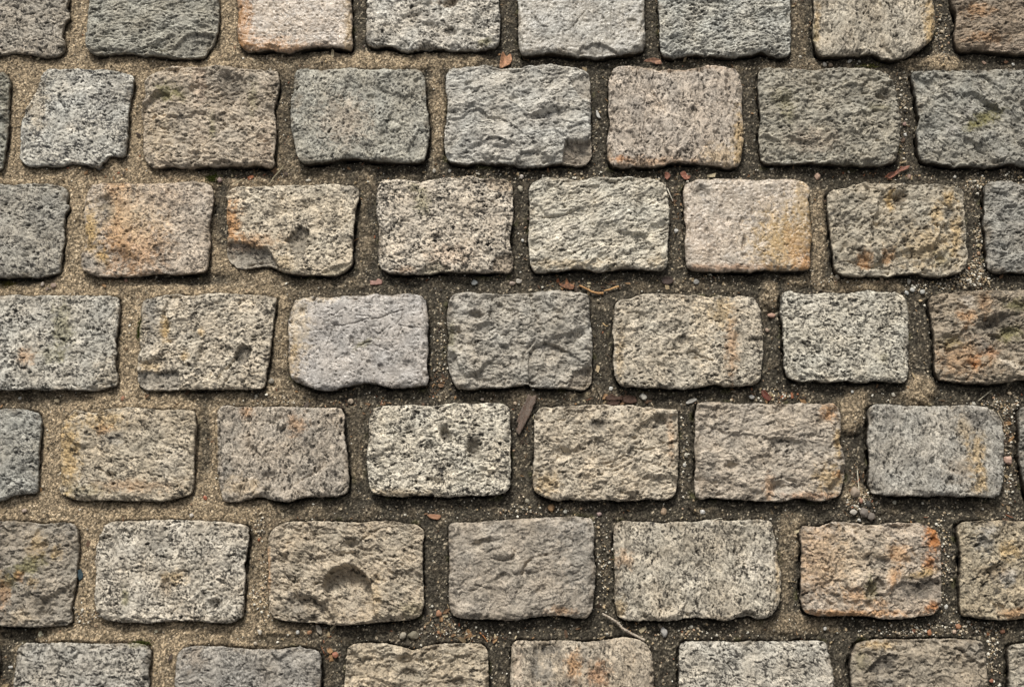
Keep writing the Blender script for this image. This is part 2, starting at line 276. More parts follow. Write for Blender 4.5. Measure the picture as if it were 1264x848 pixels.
sett('lumpy sett with ochre crusts and a round pit near its upper corner', 'lumpy', (176, 166, 146), (94, 86, 74),
     S((948, 205, '302,134 360,112 430,96 480,84 550,86 630,92 720,95 800,93 880,99 940,111 966,132 965,200 968,260 974,330 977,390 985,440 972,498 930,528 860,543 790,538 720,527 650,531 590,543 510,540 430,543 370,538 332,513 326,460 321,400 311,340 305,270 294,190')),
     [st('ye', 1099, 246, 6, 14, .85), st('ye', 1172, 244, 9, 12, .75), st('ye', 1156, 266, 8, 14, .6), st('orr', 1068, 322, 10, 12, .75), st('orr', 1097, 316, 8, 9, .7), st('ye', 1140, 305, 30, 26, .4), st('ye', 1180, 290, 8, 30, .6), pit(1172, 262, 8, 7, 4), st('bl', 1172, 262, 7, 6, .7), pit(1112, 243, 10, 9, 3.5), st('br', 1112, 244, 9, 8, .5), ('ledge', quad(948, 205, '310,400 335,465 380,478 440,492 490,505 560,510'), -3.5), pit(1118, 301, 10, 6, 2), st('ol', 1165, 318, 12, 10, .3), ('bump', 1187, 312, 8, 10, 2, 0)])
sett('dark blue-grey sett at the right edge of the third row', 'rough', (150, 150, 145), (86, 86, 84),
     S((948, 205, '1077,97 1120,82 1190,80 1264,90 1450,95 1650,100 1680,300 1650,530 1450,530 1300,525 1200,518 1130,519 1092,500 1086,440 1077,380 1083,330 1066,290 1075,220 1073,150')), lump=7, amp=1.68)
# ---- fourth row
sett('grey sett with large pale crystals at the left edge of the fourth row', 'salt', (182, 180, 172), (88, 86, 80),
     S((0, 310, '-90,232 0,225 80,217 150,224 240,222 340,222 430,225 520,225 573,231 588,260 585,330 579,390 568,440 574,500 568,550 578,610 573,653 540,669 480,681 400,687 320,682 220,684 150,677 90,684 0,684 -80,680 -100,450')),
     [st('ol', 78, 405, 12, 36, .5), st('ol', 65, 440, 14, 10, .4), st('orr', 33, 441, 10, 11, .5), st('bl', 40, 372, 20, 10, .3), crack(1.5, 2, quad(0, 310, '500,390 530,340 565,300')), chip(3, quad(0, 310, '470,690 500,650 560,640 600,620 600,700'), 'dk', .4), st('cr', 140, 460, 20, 20, .3)], grain=5.0, amp=1.54, ter=.8)
sett('cream sett with a dark hole and crack near its lower right', 'pale', (196, 184, 164), (96, 88, 78),
     S((0, 310, '717,248 760,230 830,217 890,216 950,223 1030,211 1120,211 1195,212'), (260, 310, '200,215 270,222 318,232 317,280 306,340 300,410 293,480 285,540 271,600 262,657 240,677 160,678 60,680'), (0, 310, '1040,677 960,680 880,682 800,684 722,683 687,650 681,590 686,530 698,470 692,400 699,330 702,285')),
     [chip(5.5, quad(0, 310, '1155,500 1165,478 1200,452 1248,485 1225,540 1200,565 1180,560 1160,535'), 'dk', .85, 1.2), crack(3.5, 3.5, quad(0, 310, '1165,520 1140,560 1100,595 1075,625')), crack(2, 2.5, quad(0, 310, '1175,560 1130,620 1100,670')), st('bl', 187, 385, 9, 38, .75), chip(4, quad(0, 310, '660,600 700,588 800,592 880,592 895,650 870,700 660,700'), 'bl', .7, 1.5), ('ledge', quad(0, 310, '830,230 800,300 790,370 800,430 860,475 900,540'), -2.0), st('ye', 203, 405, 5, 16, .8), st('ye', 228, 440, 6, 7, .6), st('ye', 185, 452, 14, 6, .5), st('ye', 248, 410, 4, 6, .6), crack(1.5, 2, quad(0, 310, '790,520 830,500 860,505')), pit(232, 455, 10, 8, 2), st('ol', 172, 405, 3, 20, .6)], grain=4.5)
sett('smooth lilac-grey sett with dark scratch marks and a tan left side', 'smooth', (173, 169, 170), (58, 54, 50),
     S((260, 310, '412,252 460,234 540,227 610,234 660,224 740,225 820,214 880,221 960,213 1030,219 1057,241 1067,290 1073,350 1068,420 1073,500 1064,560 1073,630 1063,658 1000,667 930,671 870,668 820,655 770,646 720,655 660,669 590,683 520,681 480,665 440,650 406,628 391,580 386,510 390,440 383,380 396,310')),
     [st('cr', 366, 400, 16, 45, .7), st('ye', 362, 445, 9, 26, .55), st('cr', 395, 368, 24, 6, .6), st('br', 370, 440, 8, 6, .4), st('ol', 450, 424, 14, 4, .6, -25),
      crack(1.8, 1.8, quad(260, 310, '600,360 650,370 720,355 770,335 830,335 890,310 950,292')), crack(1.6, 1.6, quad(260, 310, '950,290 945,330 920,360 960,375 1040,380')), crack(1.5, 1.6, quad(260, 310, '720,320 770,322 800,330')), crack(1.8, 1.8, quad(260, 310, '730,470 770,455 800,445')), crack(1.5, 1.6, quad(260, 310, '800,460 840,475 880,490')), crack(1.4, 1.6, quad(260, 310, '905,510 900,470 925,460')), crack(1.4, 1.5, quad(260, 310, '830,410 860,390 885,365')), crack(1.4, 1.5, quad(260, 310, '925,425 940,385 925,350')), crack(1.2, 1.5, quad(260, 310, '575,460 590,420 600,390')), crack(1.2, 1.5, quad(260, 310, '605,320 640,295 660,285')),
      crack(1.2, 1.4, quad(260, 310, '515,550 515,500 530,480')), pit(434, 420, 3, 6, 2), pit(415, 402, 4, 5, 1.5), pit(470, 453, 4, 5, 2), pit(505, 450, 7, 6, 1.6), pit(482, 445, 4, 4, 1.5), pit(455, 447, 3, 3, 1.5), pit(427, 440, 4, 4, 1.5), pit(373, 385, 4, 5, 1.5)], amp=0.28, ter=.15, pit=0.9, spk=.45, div=.55)
sett('rough grey sett split by ridges with a rounded boss, fourth row', 'rough', (168, 164, 156), (96, 92, 86),
     S((520, 310, '142,242 168,210 230,207 310,214 390,215 460,214 530,210 600,203 680,200 750,205 813,216 827,260 829,320 837,390 843,460 839,540 843,610 836,650 800,678 740,672 680,670 610,671 560,668 520,657 460,661 400,673 320,670 250,678 185,674 157,640 142,590 132,530 135,470 139,420 132,360 132,300')),
     [('ledge', quad(520, 310, '530,660 525,560 530,500 560,460 620,445 680,460 720,490'), 3.5), crack(3, 4.5, quad(520, 310, '540,215 555,280 580,350 600,400 590,430')), crack(2.5, 4, quad(520, 310, '350,240 345,290 340,330')), crack(2.5, 3.5, quad(520, 310, '495,590 510,500 560,440')), pit(589, 388, 10, 6, 4), st('dk', 589, 388, 9, 5, .5), chip(4.5, quad(520, 310, '725,660 745,600 800,570 860,565 860,700 730,700'), 'br', .45, 2), pit(615, 380, 8, 8, 3), st('ol', 556, 418, 8, 16, .5), pit(562, 408, 8, 6, 3), ('bump', 660, 440, 14, 16, 1.5, 0), st('vi', 570, 375, 25, 18, .4), pit(598, 405, 10, 8, 2), st('vi', 670, 425, 18, 10, .3)], lump=7.5, amp=1.96)
sett('beige sett with a pale vertical stripe in the fourth row', 'pale', (188, 177, 158), (94, 86, 74),
     S((740, 310, '77,272 97,248 150,236 210,218 270,212 340,213 400,220 470,222 540,227 600,223 660,227 720,224 763,242 788,290 799,360 804,440 804,520 795,590 788,638 750,658 690,664 620,664 560,656 500,668 430,678 370,678 300,669 230,671 160,665 102,658 77,610 70,540 75,470 67,400 73,330')),
     [st('wh', 875, 415, 12, 45, .55), st('cr', 870, 400, 14, 50, .5), st('orr', 903, 425, 8, 40, .5), st('ye', 890, 385, 14, 20, .5), ('ledge', quad(740, 310, '325,580 325,520 345,500 400,520'), -1.5), pit(858, 438, 12, 9, 2.5), crack(2, 2.4, quad(740, 310, '440,530 435,500 465,490 510,520 560,540')), pit(845, 422, 8, 8, 2.2), crack(2, 2.4, quad(740, 310, '640,610 670,580')), crack(2, 3, quad(740, 310, '680,635 740,615 790,580')), pit(793, 390, 6, 6, 1.5), pit(912, 415, 6, 12, 2), st('ye', 765, 440, 5, 40, .35), pit(824, 408, 18, 10, 1.8)], amp=1.54)
sett('pale speckled grey-beige sett on the right of the fourth row', 'salt', (190, 187, 174), (92, 88, 80),
     S((948, 310, '72,218 110,202 170,214 240,212 320,208 380,214 450,202 510,199 570,207 630,206 673,226 687,270 691,340 693,410 690,480 691,560 684,628 660,648 590,640 520,637 450,644 380,638 300,643 230,636 150,638 102,618 82,580 84,500 76,430 74,350 62,290')),
     [pit(1026, 450, 8, 6, 2), st('wh', 1000, 380, 30, 20, .25), st('ol', 1090, 442, 8, 6, .3), ('ledge', quad(948, 310, '480,480 540,430 600,380 660,360'), -1.2)], grain=4.0, amp=1.82)
sett('brown sett with green and orange stains at the right edge', 'rough', (160, 143, 120), (90, 82, 70),
     S((948, 310, '802,232 860,212 960,202 1060,197 1160,199 1264,200 1400,205 1560,210 1590,400 1550,650 1400,645 1264,633 1180,643 1100,653 1000,649 920,639 852,628 828,600 830,540 829,470 820,400 812,350 806,300')),
     [st('orr', 1190, 440, 34, 24, .4), st('ol', 1246, 411, 16, 10, .8), st('ol', 1254, 378, 16, 8, .75), st('ol', 1175, 422, 16, 8, .45), st('dk', 1232, 398, 34, 11, .7, -18), st('bl', 1215, 428, 10, 10, .6), st('orr', 1193, 392, 12, 10, .6), st('ru', 1204, 445, 8, 8, .6), st('ru', 1225, 435, 10, 8, .5), pit(1228, 398, 26, 9, 4, -18), pit(1172, 420, 14, 8, 3), st('vi', 1195, 372, 10, 10, .4), st('orr', 1215, 375, 8, 16, .4), st('wh', 1244, 448, 20, 5, .4, 30)], lump=8)
# ---- fifth row
sett('blue-grey speckled sett cut off at the left edge of the fifth row', 'salt', (158, 161, 157), (84, 86, 85),
     S((0, 460, '-480,190 -200,186 0,181 70,181 130,186 180,201 203,226 199,290 195,360 190,430 182,500 183,560 173,588 120,594 60,606 20,626 -60,630 -300,630 -480,625 -490,400')), amp=1.68)
sett('tan sett with an ochre left side and a notched top edge', 'pale', (184, 170, 146), (100, 90, 76),
     S((0, 460, '332,217 372,186 430,196 470,200 530,182 590,176 650,174 720,179 800,187 880,189 957,196 967,240 965,310 961,380 956,460 954,530 943,588 900,609 850,623 790,631 710,630 630,631 550,626 470,627 390,626 332,608 297,583 300,520 299,450 300,380 302,300 311,250')),
     [st('ye', 84, 560, 14, 55, .75), st('ye', 128, 520, 24, 14, .6), st('orr', 128, 530, 10, 8, .5), st('bl', 141, 541, 14, 8, .6), crack(2.5, 3, quad(0, 460, '470,470 500,480 540,510 560,520')), pit(137, 586, 8, 5, 2.5), ('ledge', quad(0, 460, '850,620 870,570 900,540 955,530'), -2.5), crack(2, 2.2, quad(0, 460, '640,440 660,425 700,420')), st('orr', 160, 600, 50, 8, .35), st('bl', 95, 600, 14, 8, .4), st('wh', 215, 570, 18, 25, .3), st('ol', 105, 605, 30, 8, .3)], amp=1.68, asp=1.4, ang=-15)
sett('grey-tan sett with a small round pebble-like knob near its top', 'vstri', (178, 166, 152), (96, 88, 80),
     S((260, 460, '32,212 62,168 130,169 220,172 310,169 400,172 490,177 570,176 638,177 658,210 656,270 661,330 673,400 677,470 680,540 668,588 620,604 550,608 490,606 430,618 390,632 330,630 270,612 210,614 150,630 82,633 57,610 42,540 36,470 27,400 31,330 24,270')),
     [('bump', 348, 523, 6, 7, 6.0, 0), pit(340, 519, 14, 7, 1.5), st('orr', 304, 508, 10, 9, .55), st('orr', 366, 524, 12, 13, .5), st('bl', 293, 520, 8, 24, .5), st('bl', 280, 580, 8, 14, .5), ('ledge', quad(260, 460, '440,540 470,520 520,500 560,470'), -2.5), crack(2.5, 2.5, quad(260, 460, '450,530 480,515 540,490')), st('ye', 266, 540, 3, 35, .6), st('ye', 298, 600, 24, 12, .3), crack(1.8, 2, quad(260, 460, '240,400 270,440 290,450')), crack(1.6, 2, quad(260, 460, '530,350 545,320 560,290')), pit(333, 590, 12, 10, 2)], amp=2.10)
sett('pale cream sett with two drop-shaped dark pits', 'pale', (204, 198, 182), (86, 80, 72),
     S((260, 460, '797,192 850,168 930,168 1010,162 1090,169 1170,159 1245,155'), (520, 460, '270,155 340,152 400,159 431,182 437,240 439,310 438,390 440,460 438,530 428,578 380,598 300,604 220,601 150,608 90,609'), (260, 460, '1080,605 1010,602 940,610 870,604 802,588 783,540 777,470 774,400 784,330 786,260')),
     [pit(550, 536, 7, 13, 6, -15), st('dk', 550, 536, 6, 11, .7), pit(585, 556, 10, 19, 6), st('dk', 585, 552, 8, 15, .6), pit(531, 552, 8, 7, 3), st('bl', 531, 552, 8, 7, .5), crack(1.8, 2, quad(520, 460, '215,460 220,400 240,350')), pit(507, 532, 6, 8, 2, 40), ('ledge', quad(520, 460, '230,530 270,500 330,480 320,550'), -1.2), crack(1.8, 2.2, quad(260, 460, '1015,550 1030,500 1050,480')), st('ye', 490, 610, 40, 6, .35), pit(535, 595, 14, 8, 1.8)], spk=1.0)
sett('tan sett crossed by wavy cracks beside the bark strip', 'rough', (190, 176, 154), (98, 88, 76),
     S((520, 460, '567,202 602,174 680,171 760,166 840,160 920,161 1000,163 1090,170 1170,178 1250,186'), (740, 460, '384,205 387,270 388,340 387,420 384,500 379,570 360,608 320,623 250,620 170,628'), (520, 460, '980,630 900,625 820,628 740,622 680,627 612,613 563,580 553,520 557,450 560,380 560,300 560,240')),
     [st('dk', 740, 524, 16, 9, .7), pit(740, 524, 14, 8, 2), ('ledge', quad(520, 460, '880,470 960,470 1030,430 1110,400 1180,360'), -2.0), crack(2.4, 2.6, quad(520, 460, '890,450 950,435 1020,395 1040,370 1110,380 1170,370')), crack(2.2, 2.4, quad(520, 460, '930,490 1000,465 1060,435')), crack(2.4, 2.6, quad(520, 460, '670,490 720,490 755,495')), crack(2, 2.2, quad(520, 460, '980,320 1030,310 1060,325')), pit(817, 518, 8, 7, 4), st('dk', 815, 516, 6, 8, .5), crack(2, 2.2, quad(520, 460, '690,270 740,255 790,245')), st('ye', 672, 598, 20, 14, .45), crack(2, 2.2, quad(520, 460, '670,330 690,370 705,390')), pit(693, 560, 16, 10, 2.5), st('orr', 828, 540, 4, 30, .35)], lump=7, amp=2.10, ang=15)
sett('pinkish tan sett with ochre right corners and a round dent', 'rough', (180, 167, 152), (98, 88, 78),
     S((740, 460, '476,188 492,158 560,149 640,155 720,158 810,155 900,158 990,153 1080,158 1148,157 1178,177 1188,220 1193,270 1183,330 1199,380 1210,440 1208,500 1199,560 1187,598 1150,618 1090,632 1040,623 990,613 920,628 860,631 790,630 710,622 640,620 560,612 502,618 477,598 472,530 478,460 471,390 475,310 473,240')),
     [st('orr', 1022, 508, 10, 13, .75), st('ye', 1034, 545, 5, 16, .75), st('ye', 1025, 590, 18, 18, .6), st('orr', 1035, 584, 6, 5, .8), st('orr', 950, 600, 9, 14, .5), st('ru', 1005, 612, 40, 5, .4), pit(962, 601, 11, 9, 4.5), st('bl', 962, 602, 8, 7, .5), pit(905, 575, 8, 5, 3), st('bl', 895, 530, 14, 14, .45), pit(893, 528, 12, 10, 1.5), ('ledge', quad(740, 460, '470,535 540,540 590,580 560,620'), -2), st('br', 870, 598, 14, 10, .4), st('bl', 1012, 557, 10, 10, .4)], lump=6.5, amp=1.54, asp=1.6, ang=10, ter=1.0)
sett('bluish grey sett with ochre stains, right end of the fifth row', 'vstri', (166, 164, 158), (92, 90, 86),
     S((948, 460, '497,183 532,160 600,161 680,167 770,169 860,168 950,166 1040,169 1088,179 1128,206 1152,250 1158,320 1158,400 1157,480 1153,550 1138,598 1100,613 1020,608 940,609 860,602 790,609 720,605 640,607 560,600 512,588 497,540 500,470 500,400 494,330 499,250')),
     [st('ye', 1205, 560, 11, 26, .6), st('ye', 1210, 595, 10, 16, .65), st('ye', 1190, 530, 10, 20, .35), st('bl', 1206, 515, 14, 15, .8), st('dk', 1204, 518, 8, 10, .35), st('bl', 1095, 510, 12, 12, .6), st('bl', 1225, 590, 8, 14, .7), st('br', 1185, 580, 20, 14, .4), st('wh', 1155, 545, 12, 40, .3), pit(1172, 595, 6, 8, 2), st('bl', 1080, 580, 8, 30, .4)], amp=1.40)
sett('dark grey sett cut off at the right edge of the fifth row', 'rough', (140, 138, 130), (84, 82, 78),
     S((948, 460, '1247,180 1300,168 1500,166 1800,170 1830,400 1800,640 1500,640 1332,646 1292,620 1272,560 1257,480 1243,420 1246,330 1242,250')))
# ---- sixth row
sett('dark brown-grey sett with ochre lichen film at the left edge of the sixth row', 'rough', (152, 142, 128), (92, 86, 77),
     S((0, 636, '-280,42 -100,36 0,31 80,30 160,36 240,44 310,38 362,45 378,90 386,150 379,220 371,290 373,330 356,390 347,450 350,500 347,528 290,544 220,547 140,549 60,545 0,541 -100,545 -280,545 -300,300')),
     [st('ol', 35, 698, 24, 10, .75, -25), st('orr', 24, 712, 8, 7, .7), st('ye', 45, 672, 12, 14, .45), st('ye', 68, 682, 10, 8, .5), st('ol', 10, 716, 12, 10, .6), st('ye', 40, 720, 8, 6, .5), st('orr', 4, 730, 8, 20, .5), st('bl', 88, 655, 8, 12, .5), st('cr', 28, 760, 14, 8, .4)], lump=8, amp=1.68)
sett('broad light grey blotched sett with sand over its left side', 'salt', (190, 182, 168), (84, 78, 70),
     S((0, 636, '522,54 562,33 640,31 720,29 800,26 880,26 960,27 1040,32 1120,36 1180,46 1222,58 1226,110 1219,170 1207,240 1211,310 1202,390 1204,450 1193,498 1150,523 1080,528 1000,521 920,516 840,517 760,528 680,527 600,523 532,513 492,478 473,430 476,350 479,280 472,210 481,150 501,100')),
     [st('ye', 214, 712, 16, 9, .5), st('ol', 155, 736, 5, 11, .6), st('wh', 171, 718, 6, 3, .8), st('br', 205, 725, 8, 12, .4), pit(205, 722, 6, 10, 2), ('ledge', quad(0, 636, '880,460 940,410 990,370 1000,440'), -1.8), pit(265, 745, 10, 8, 3), st('dk', 268, 745, 8, 6, .4), st('dk', 190, 665, 16, 14, .4), st('dk', 250, 685, 10, 8, .35), st('wh', 275, 700, 20, 25, .25), st('wh', 215, 655, 14, 14, .25)], grain=4.5, amp=1.82, ter=.8)
sett('tan sett with a deep arched hollow in its middle', 'rough', (182, 166, 142), (96, 84, 70),
     S((260, 636, '297,92 342,48 400,35 480,32 560,30 650,36 740,38 820,30 900,32 960,43 1018,50 1052,82 1044,140 1044,210 1044,290 1050,370 1048,440 1033,488 980,513 900,519 830,524 760,533 690,538 610,538 540,529 460,524 380,518 322,503 297,470 292,400 287,320 290,240 283,160')),
     [('hollow', quad(260, 636, '568,292 605,258 655,236 712,246 762,282 792,330 806,400 812,480 790,520 700,530 620,500 585,430 548,350'), 20.0, 712, 776), st('bl', 366, 745, 14, 14, .55), pit(366, 742, 12, 12, 2.5), pit(430, 672, 12, 7, 4, -20), pit(425, 684, 14, 6, 3), st('orr', 331, 700, 3, 30, .6), st('ol', 510, 752, 18, 10, .35), st('ye', 465, 735, 6, 25, .3), st('bl', 432, 745, 16, 14, .35), pit(350, 690, 8, 8, 2), crack(2.5, 3, quad(260, 636, '720,150 760,110 830,70 920,55'))], lump=6.5, amp=2.38, asp=1.5, ang=-15)
sett('mauve-grey sett with knobbly bumps at its centre', 'rough', (166, 155, 142), (92, 85, 77),
     S((520, 636, '142,48 200,34 260,38 340,27 420,26 500,17 590,16 670,10 750,11 828,12 848,42 851,110 849,180 858,250 856,330 849,400 838,468 813,503 760,503 700,491 640,493 570,496 500,508 430,516 350,509 270,509 192,503 153,480 138,420 139,340 141,260 141,190 137,110')),
     [('bump', 640, 697, 8, 12, 3.5, 20), ('bump', 656, 702, 9, 5, 3.5, 0), ('bump', 622, 683, 14, 6, 3.0, 0), crack(3.5, 4, quad(520, 636, '500,290 510,260 520,235 560,210 620,195')), crack(3, 4, quad(520, 636, '350,215 400,225 450,215 460,180')), pit(595, 670, 16, 6, 3, -15), pit(620, 715, 16, 8, 2.5, -25), st('bl', 712, 685, 26, 46, .6), st('orr', 692, 754, 16, 6, .5), st('bl', 570, 688, 10, 12, .35), st('vi', 700, 650, 30, 12, .3), pit(668, 728, 10, 6, 2, -30)], lump=7, amp=1.00, asp=1.4, ang=25, edge=9, div=.6, facet=1.6, ter=1.0)
sett('wide light grey-tan sett with a notched lower right corner', 'vstri', (184, 175, 158), (90, 83, 74),
     S((740, 636, '77,62 97,33 160,30 240,33 310,41 380,32 460,35 540,24 620,28 700,28 780,22 838,30 854,80 872,150 879,220 893,290 890,370 883,430 848,488 790,506 730,492 680,502 620,517 540,505 460,501 390,511 310,518 230,514 150,516 97,493 80,430 77,360 76,280 76,200 72,130')),
     [chip(5, quad(740, 636, '640,540 680,490 720,468 770,480 800,520 780,540'), 'dk', .4), ('ledge', quad(740, 636, '430,400 460,330 480,260 520,235 560,260'), -1.5), pit(866, 705, 10, 12, 2.2), st('bl', 782, 678, 10, 10, .4), st('orr', 770, 690, 14, 10, .4), st('ye', 765, 750, 8, 14, .5), st('wh', 936, 700, 20, 24, .4), st('ye', 960, 700, 3, 40, .4), st('dk', 900, 655, 20, 8, .4)], amp=1.68, ter=1.0, spk=.9, grain=4.2)
sett('pinkish sett with bright orange crust on its upper right corner', 'rough', (182, 164, 146), (92, 84, 76),
     S((948, 636, '162,78 182,54 250,58 310,38 380,33 450,45 520,51 590,40 660,41 740,43 798,61 838,101 848,160 849,230 853,300 851,380 846,448 810,488 740,494 660,506 580,508 500,499 420,491 340,491 260,493 192,478 167,430 163,350 166,270 169,190 166,130')),
     [st('ru', 1151, 663, 11, 20, .95), st('ru', 1148, 695, 9, 10, .8), st('ye', 1138, 708, 16, 6, .85, -15), st('ru', 1152, 749, 10, 7, .85), st('orr', 1108, 684, 16, 14, .7), st('orr', 1050, 757, 70, 5, .75), st('orr', 1103, 712, 7, 16, .8, 25), st('orr', 1010, 690, 34, 44, .45), st('cr', 1050, 690, 60, 40, .4), st('orr', 1055, 735, 14, 10, .55), st('dk', 1132, 728, 26, 16, .75), st('dk', 1080, 723, 12, 14, .6), st('ol', 1075, 728, 8, 14, .5), st('bl', 1085, 695, 16, 7, .6), st('bl', 1075, 672, 16, 8, .4),
      chip(5, quad(948, 636, '480,390 500,330 545,295 575,350 545,370 520,400 490,420'), None, 0, 1.5), crack(3.5, 3, quad(948, 636, '515,395 545,360 570,365')), chip(2.5, quad(948, 636, '590,400 610,350 660,325 740,335 830,310 860,330 860,420 740,420 690,450 620,430')), ('bump', 1103, 712, 6, 14, 2, 25), ('bump', 1140, 709, 14, 5, 2, -15), st('orr', 1085, 745, 12, 6, .5), pit(1072, 748, 5, 7, 3)], lump=6.5, amp=1.68)
sett('ochre-tan sett with grey patches at the right edge of the sixth row', 'lumpy', (174, 158, 128), (88, 80, 68),
     S((948, 636, '937,63 962,38 1040,28 1130,27 1200,29 1264,32 1400,36 1600,38 1640,250 1600,510 1400,510 1264,506 1180,513 1100,511 1022,499 964,488 951,430 947,350 951,270 951,200 946,120')),
     [st('bl', 1214, 668, 13, 16, .8), st('vi', 1222, 655, 8, 8, .5), st('bl', 1240, 714, 12, 10, .8), st('vi', 1249, 708, 6, 8, .6), st('orr', 1250, 757, 18, 7, .6), st('ye', 1245, 680, 14, 12, .6), st('br', 1225, 705, 20, 8, .4)], lump=7, amp=1.96, grain=3.5, spk=.8)
# ---- bottom row
sett('blotched grey sett in the lower left corner', 'salt', (168, 165, 158), (88, 85, 80),
     S((0, 636, '92,662 132,631 200,635 280,631 360,631 440,635 520,636 600,635 678,633 718,647 742,680 735,750 730,848 725,960 715,1080 690,1130 500,1140 280,1135 100,1130 72,1090 70,960 73,848 81,740')), [st('ol', 172, 795, 14, 4, .5)], grain=5, amp=1.12)
sett('plain fine-grained grey sett, second in the bottom row', 'salt', (158, 155, 151), (92, 89, 86),
     S((0, 636, '882,690 922,653 1000,647 1080,649 1160,656 1235,663'), (260, 636, '270,662 350,664 430,652 498,662 538,682 543,740 540,848 540,960 530,1080 510,1130 300,1140 0,1140'), (0, 636, '902,1130 872,1090 864,960 866,848 872,760')),
     [crack(1.6, 2.2, quad(260, 636, '130,790 150,760 165,740')), st('br', 240, 810, 14, 20, .35)], spk=.7, amp=1.26)
sett('rough tan sett with a dipped upper edge in the bottom row', 'rough', (182, 166, 140), (90, 80, 66),
     S((260, 636, '677,662 722,635 800,632 880,637 940,650 1000,668 1060,650 1120,637 1195,635'), (520, 636, '220,633 288,637 322,662 329,740 331,848 330,960 325,1080 300,1130 100,1140 -150,1135'), (260, 636, '702,1130 670,1090 662,960 662,848 666,750')),
     [pit(505, 832, 12, 8, 3), st('dk', 505, 832, 10, 6, .45), pit(565, 842, 12, 8, 4), st('dk', 565, 842, 12, 7, .5), pit(500, 815, 12, 7, 2.5)], lump=6.5, amp=2.24, asp=1.6, ang=10)
sett('tan sett with a dark grey arched patch and orange streaks, bottom row', 'vstri', (184, 168, 146), (96, 88, 78),
     S((520, 636, '452,643 482,621 560,622 640,619 720,619 800,627 870,622 940,611 1000,604 1060,611 1108,637 1133,680 1143,750 1143,848 1140,960 1130,1080 1100,1130 900,1140 650,1140 480,1130 452,1090 443,960 442,848 444,740')),
     [st('dk', 676, 800, 18, 9, .8), st('dk', 659, 822, 6, 24, .7), st('dk', 690, 812, 6, 14, .6), st('bl', 673, 830, 12, 18, .65), st('orr', 709, 822, 10, 18, .7), st('ru', 738, 832, 14, 16, .5), st('dk', 703, 842, 14, 8, .6), st('bl', 722, 805, 4, 22, .4), st('pk', 640, 820, 6, 25, .4), pit(676, 800, 16, 7, 1.5)], amp=1.40)
sett('salt-and-pepper pale grey sett in the bottom row', 'salt', (186, 182, 172), (80, 76, 70),
     S((740, 636, '397,652 422,625 500,625 580,623 660,629 740,623 820,625 900,623 980,622 1060,620 1112,628 1129,680 1143,750 1153,848 1160,960 1158,1080 1130,1130 900,1140 650,1140 432,1130 402,1090 394,960 393,848 396,740')), grain=2.8, amp=0.84, ter=.3, spk=1.0)
sett('brown-grey sett with a dark slate patch, lower right', 'rough', (158, 145, 126), (86, 78, 67),
     S((948, 636, '422,665 452,628 530,614 610,613 690,613 770,611 850,611 930,611 1010,616 1058,632 1073,680 1079,750 1085,848 1090,960 1085,1080 1060,1130 850,1140 620,1140 452,1130 422,1090 416,960 415,848 408,740')),
     [chip(4, quad(948, 636, '470,785 500,740 545,700 590,680 640,688 625,770 590,760 540,775 510,780'), 'dk', .9, 2), st('ye', 1085, 796, 20, 6, .5), st('bl', 1200, 800, 12, 14, .3), st('ol', 1062, 815, 10, 12, .35), st('bl', 1092, 842, 10, 8, .5)], amp=1.54)
sett('sliver of tan-grey sett in the lower right corner', 'pale', (172, 164, 148), (92, 86, 76),
     S((948, 636, '1192,662 1222,638 1300,632 1600,632 1880,640 1895,900 1880,1130 1500,1140 1232,1130 1202,1090 1196,960 1196,848 1192,750')))
# ------------------------------------------------------------------ building one sett
def catmull_closed(P, step):
    P = np.asarray(P, float); n = len(P); out = []
    owner = []
    for i in range(n):
        p0, p1, p2, p3 = P[i - 1], P[i], P[(i + 1) % n], P[(i + 2) % n]
        k = max(2, int(np.hypot(*(p2 - p1)) / step))
        t = (np.arange(k) / k)[:, None]
        m1, m2 = (p2 - p0) * 0.40, (p3 - p1) * 0.40
        h = (2*t**3 - 3*t**2 + 1) * p1 + (t**3 - 2*t**2 + t) * m1 + (-2*t**3 + 3*t**2) * p2 + (t**3 - t**2) * m2
        out.append(h)
    return np.concatenate(out)

def resample(c, n):
    seg = np.hypot(*np.diff(c, axis=0).T); s = np.concatenate([[0], np.cumsum(seg)])
    t = np.linspace(0, s[-1], n)
    return np.stack([np.interp(t, s, c[:, 0]), np.interp(t, s, c[:, 1])], 1)

def poly_dist(x, y, poly, closed=True):
    """distance to a polyline (and, when closed, whether inside)"""
    P = np.asarray(poly, float); n = len(P)
    best = np.full(x.shape, 1e9); inside = np.zeros(x.shape, bool); side = np.zeros(x.shape)
    rngk = range(n if closed else n - 1)
    for i in rngk:
        ax, ay = P[i]; bx, by = P[(i + 1) % n]
        ex, ey = bx - ax, by - ay
        t = np.clip(((x - ax) * ex + (y - ay) * ey) / (ex * ex + ey * ey + 1e-12), 0, 1)
        dx, dy = x - ax - t * ex, y - ay - t * ey
        d = dx * dx + dy * dy
        m = d < best
        best = np.where(m, d, best)
        side = np.where(m, np.sign(ex * (y - ay) - ey * (x - ax)), side)
        if closed:
            c = ((ay > y) != (by > y)) & (x < (bx - ax) * (y - ay) / (by - ay + 1e-12) + ax)
            inside ^= c
    return np.sqrt(best), inside, side

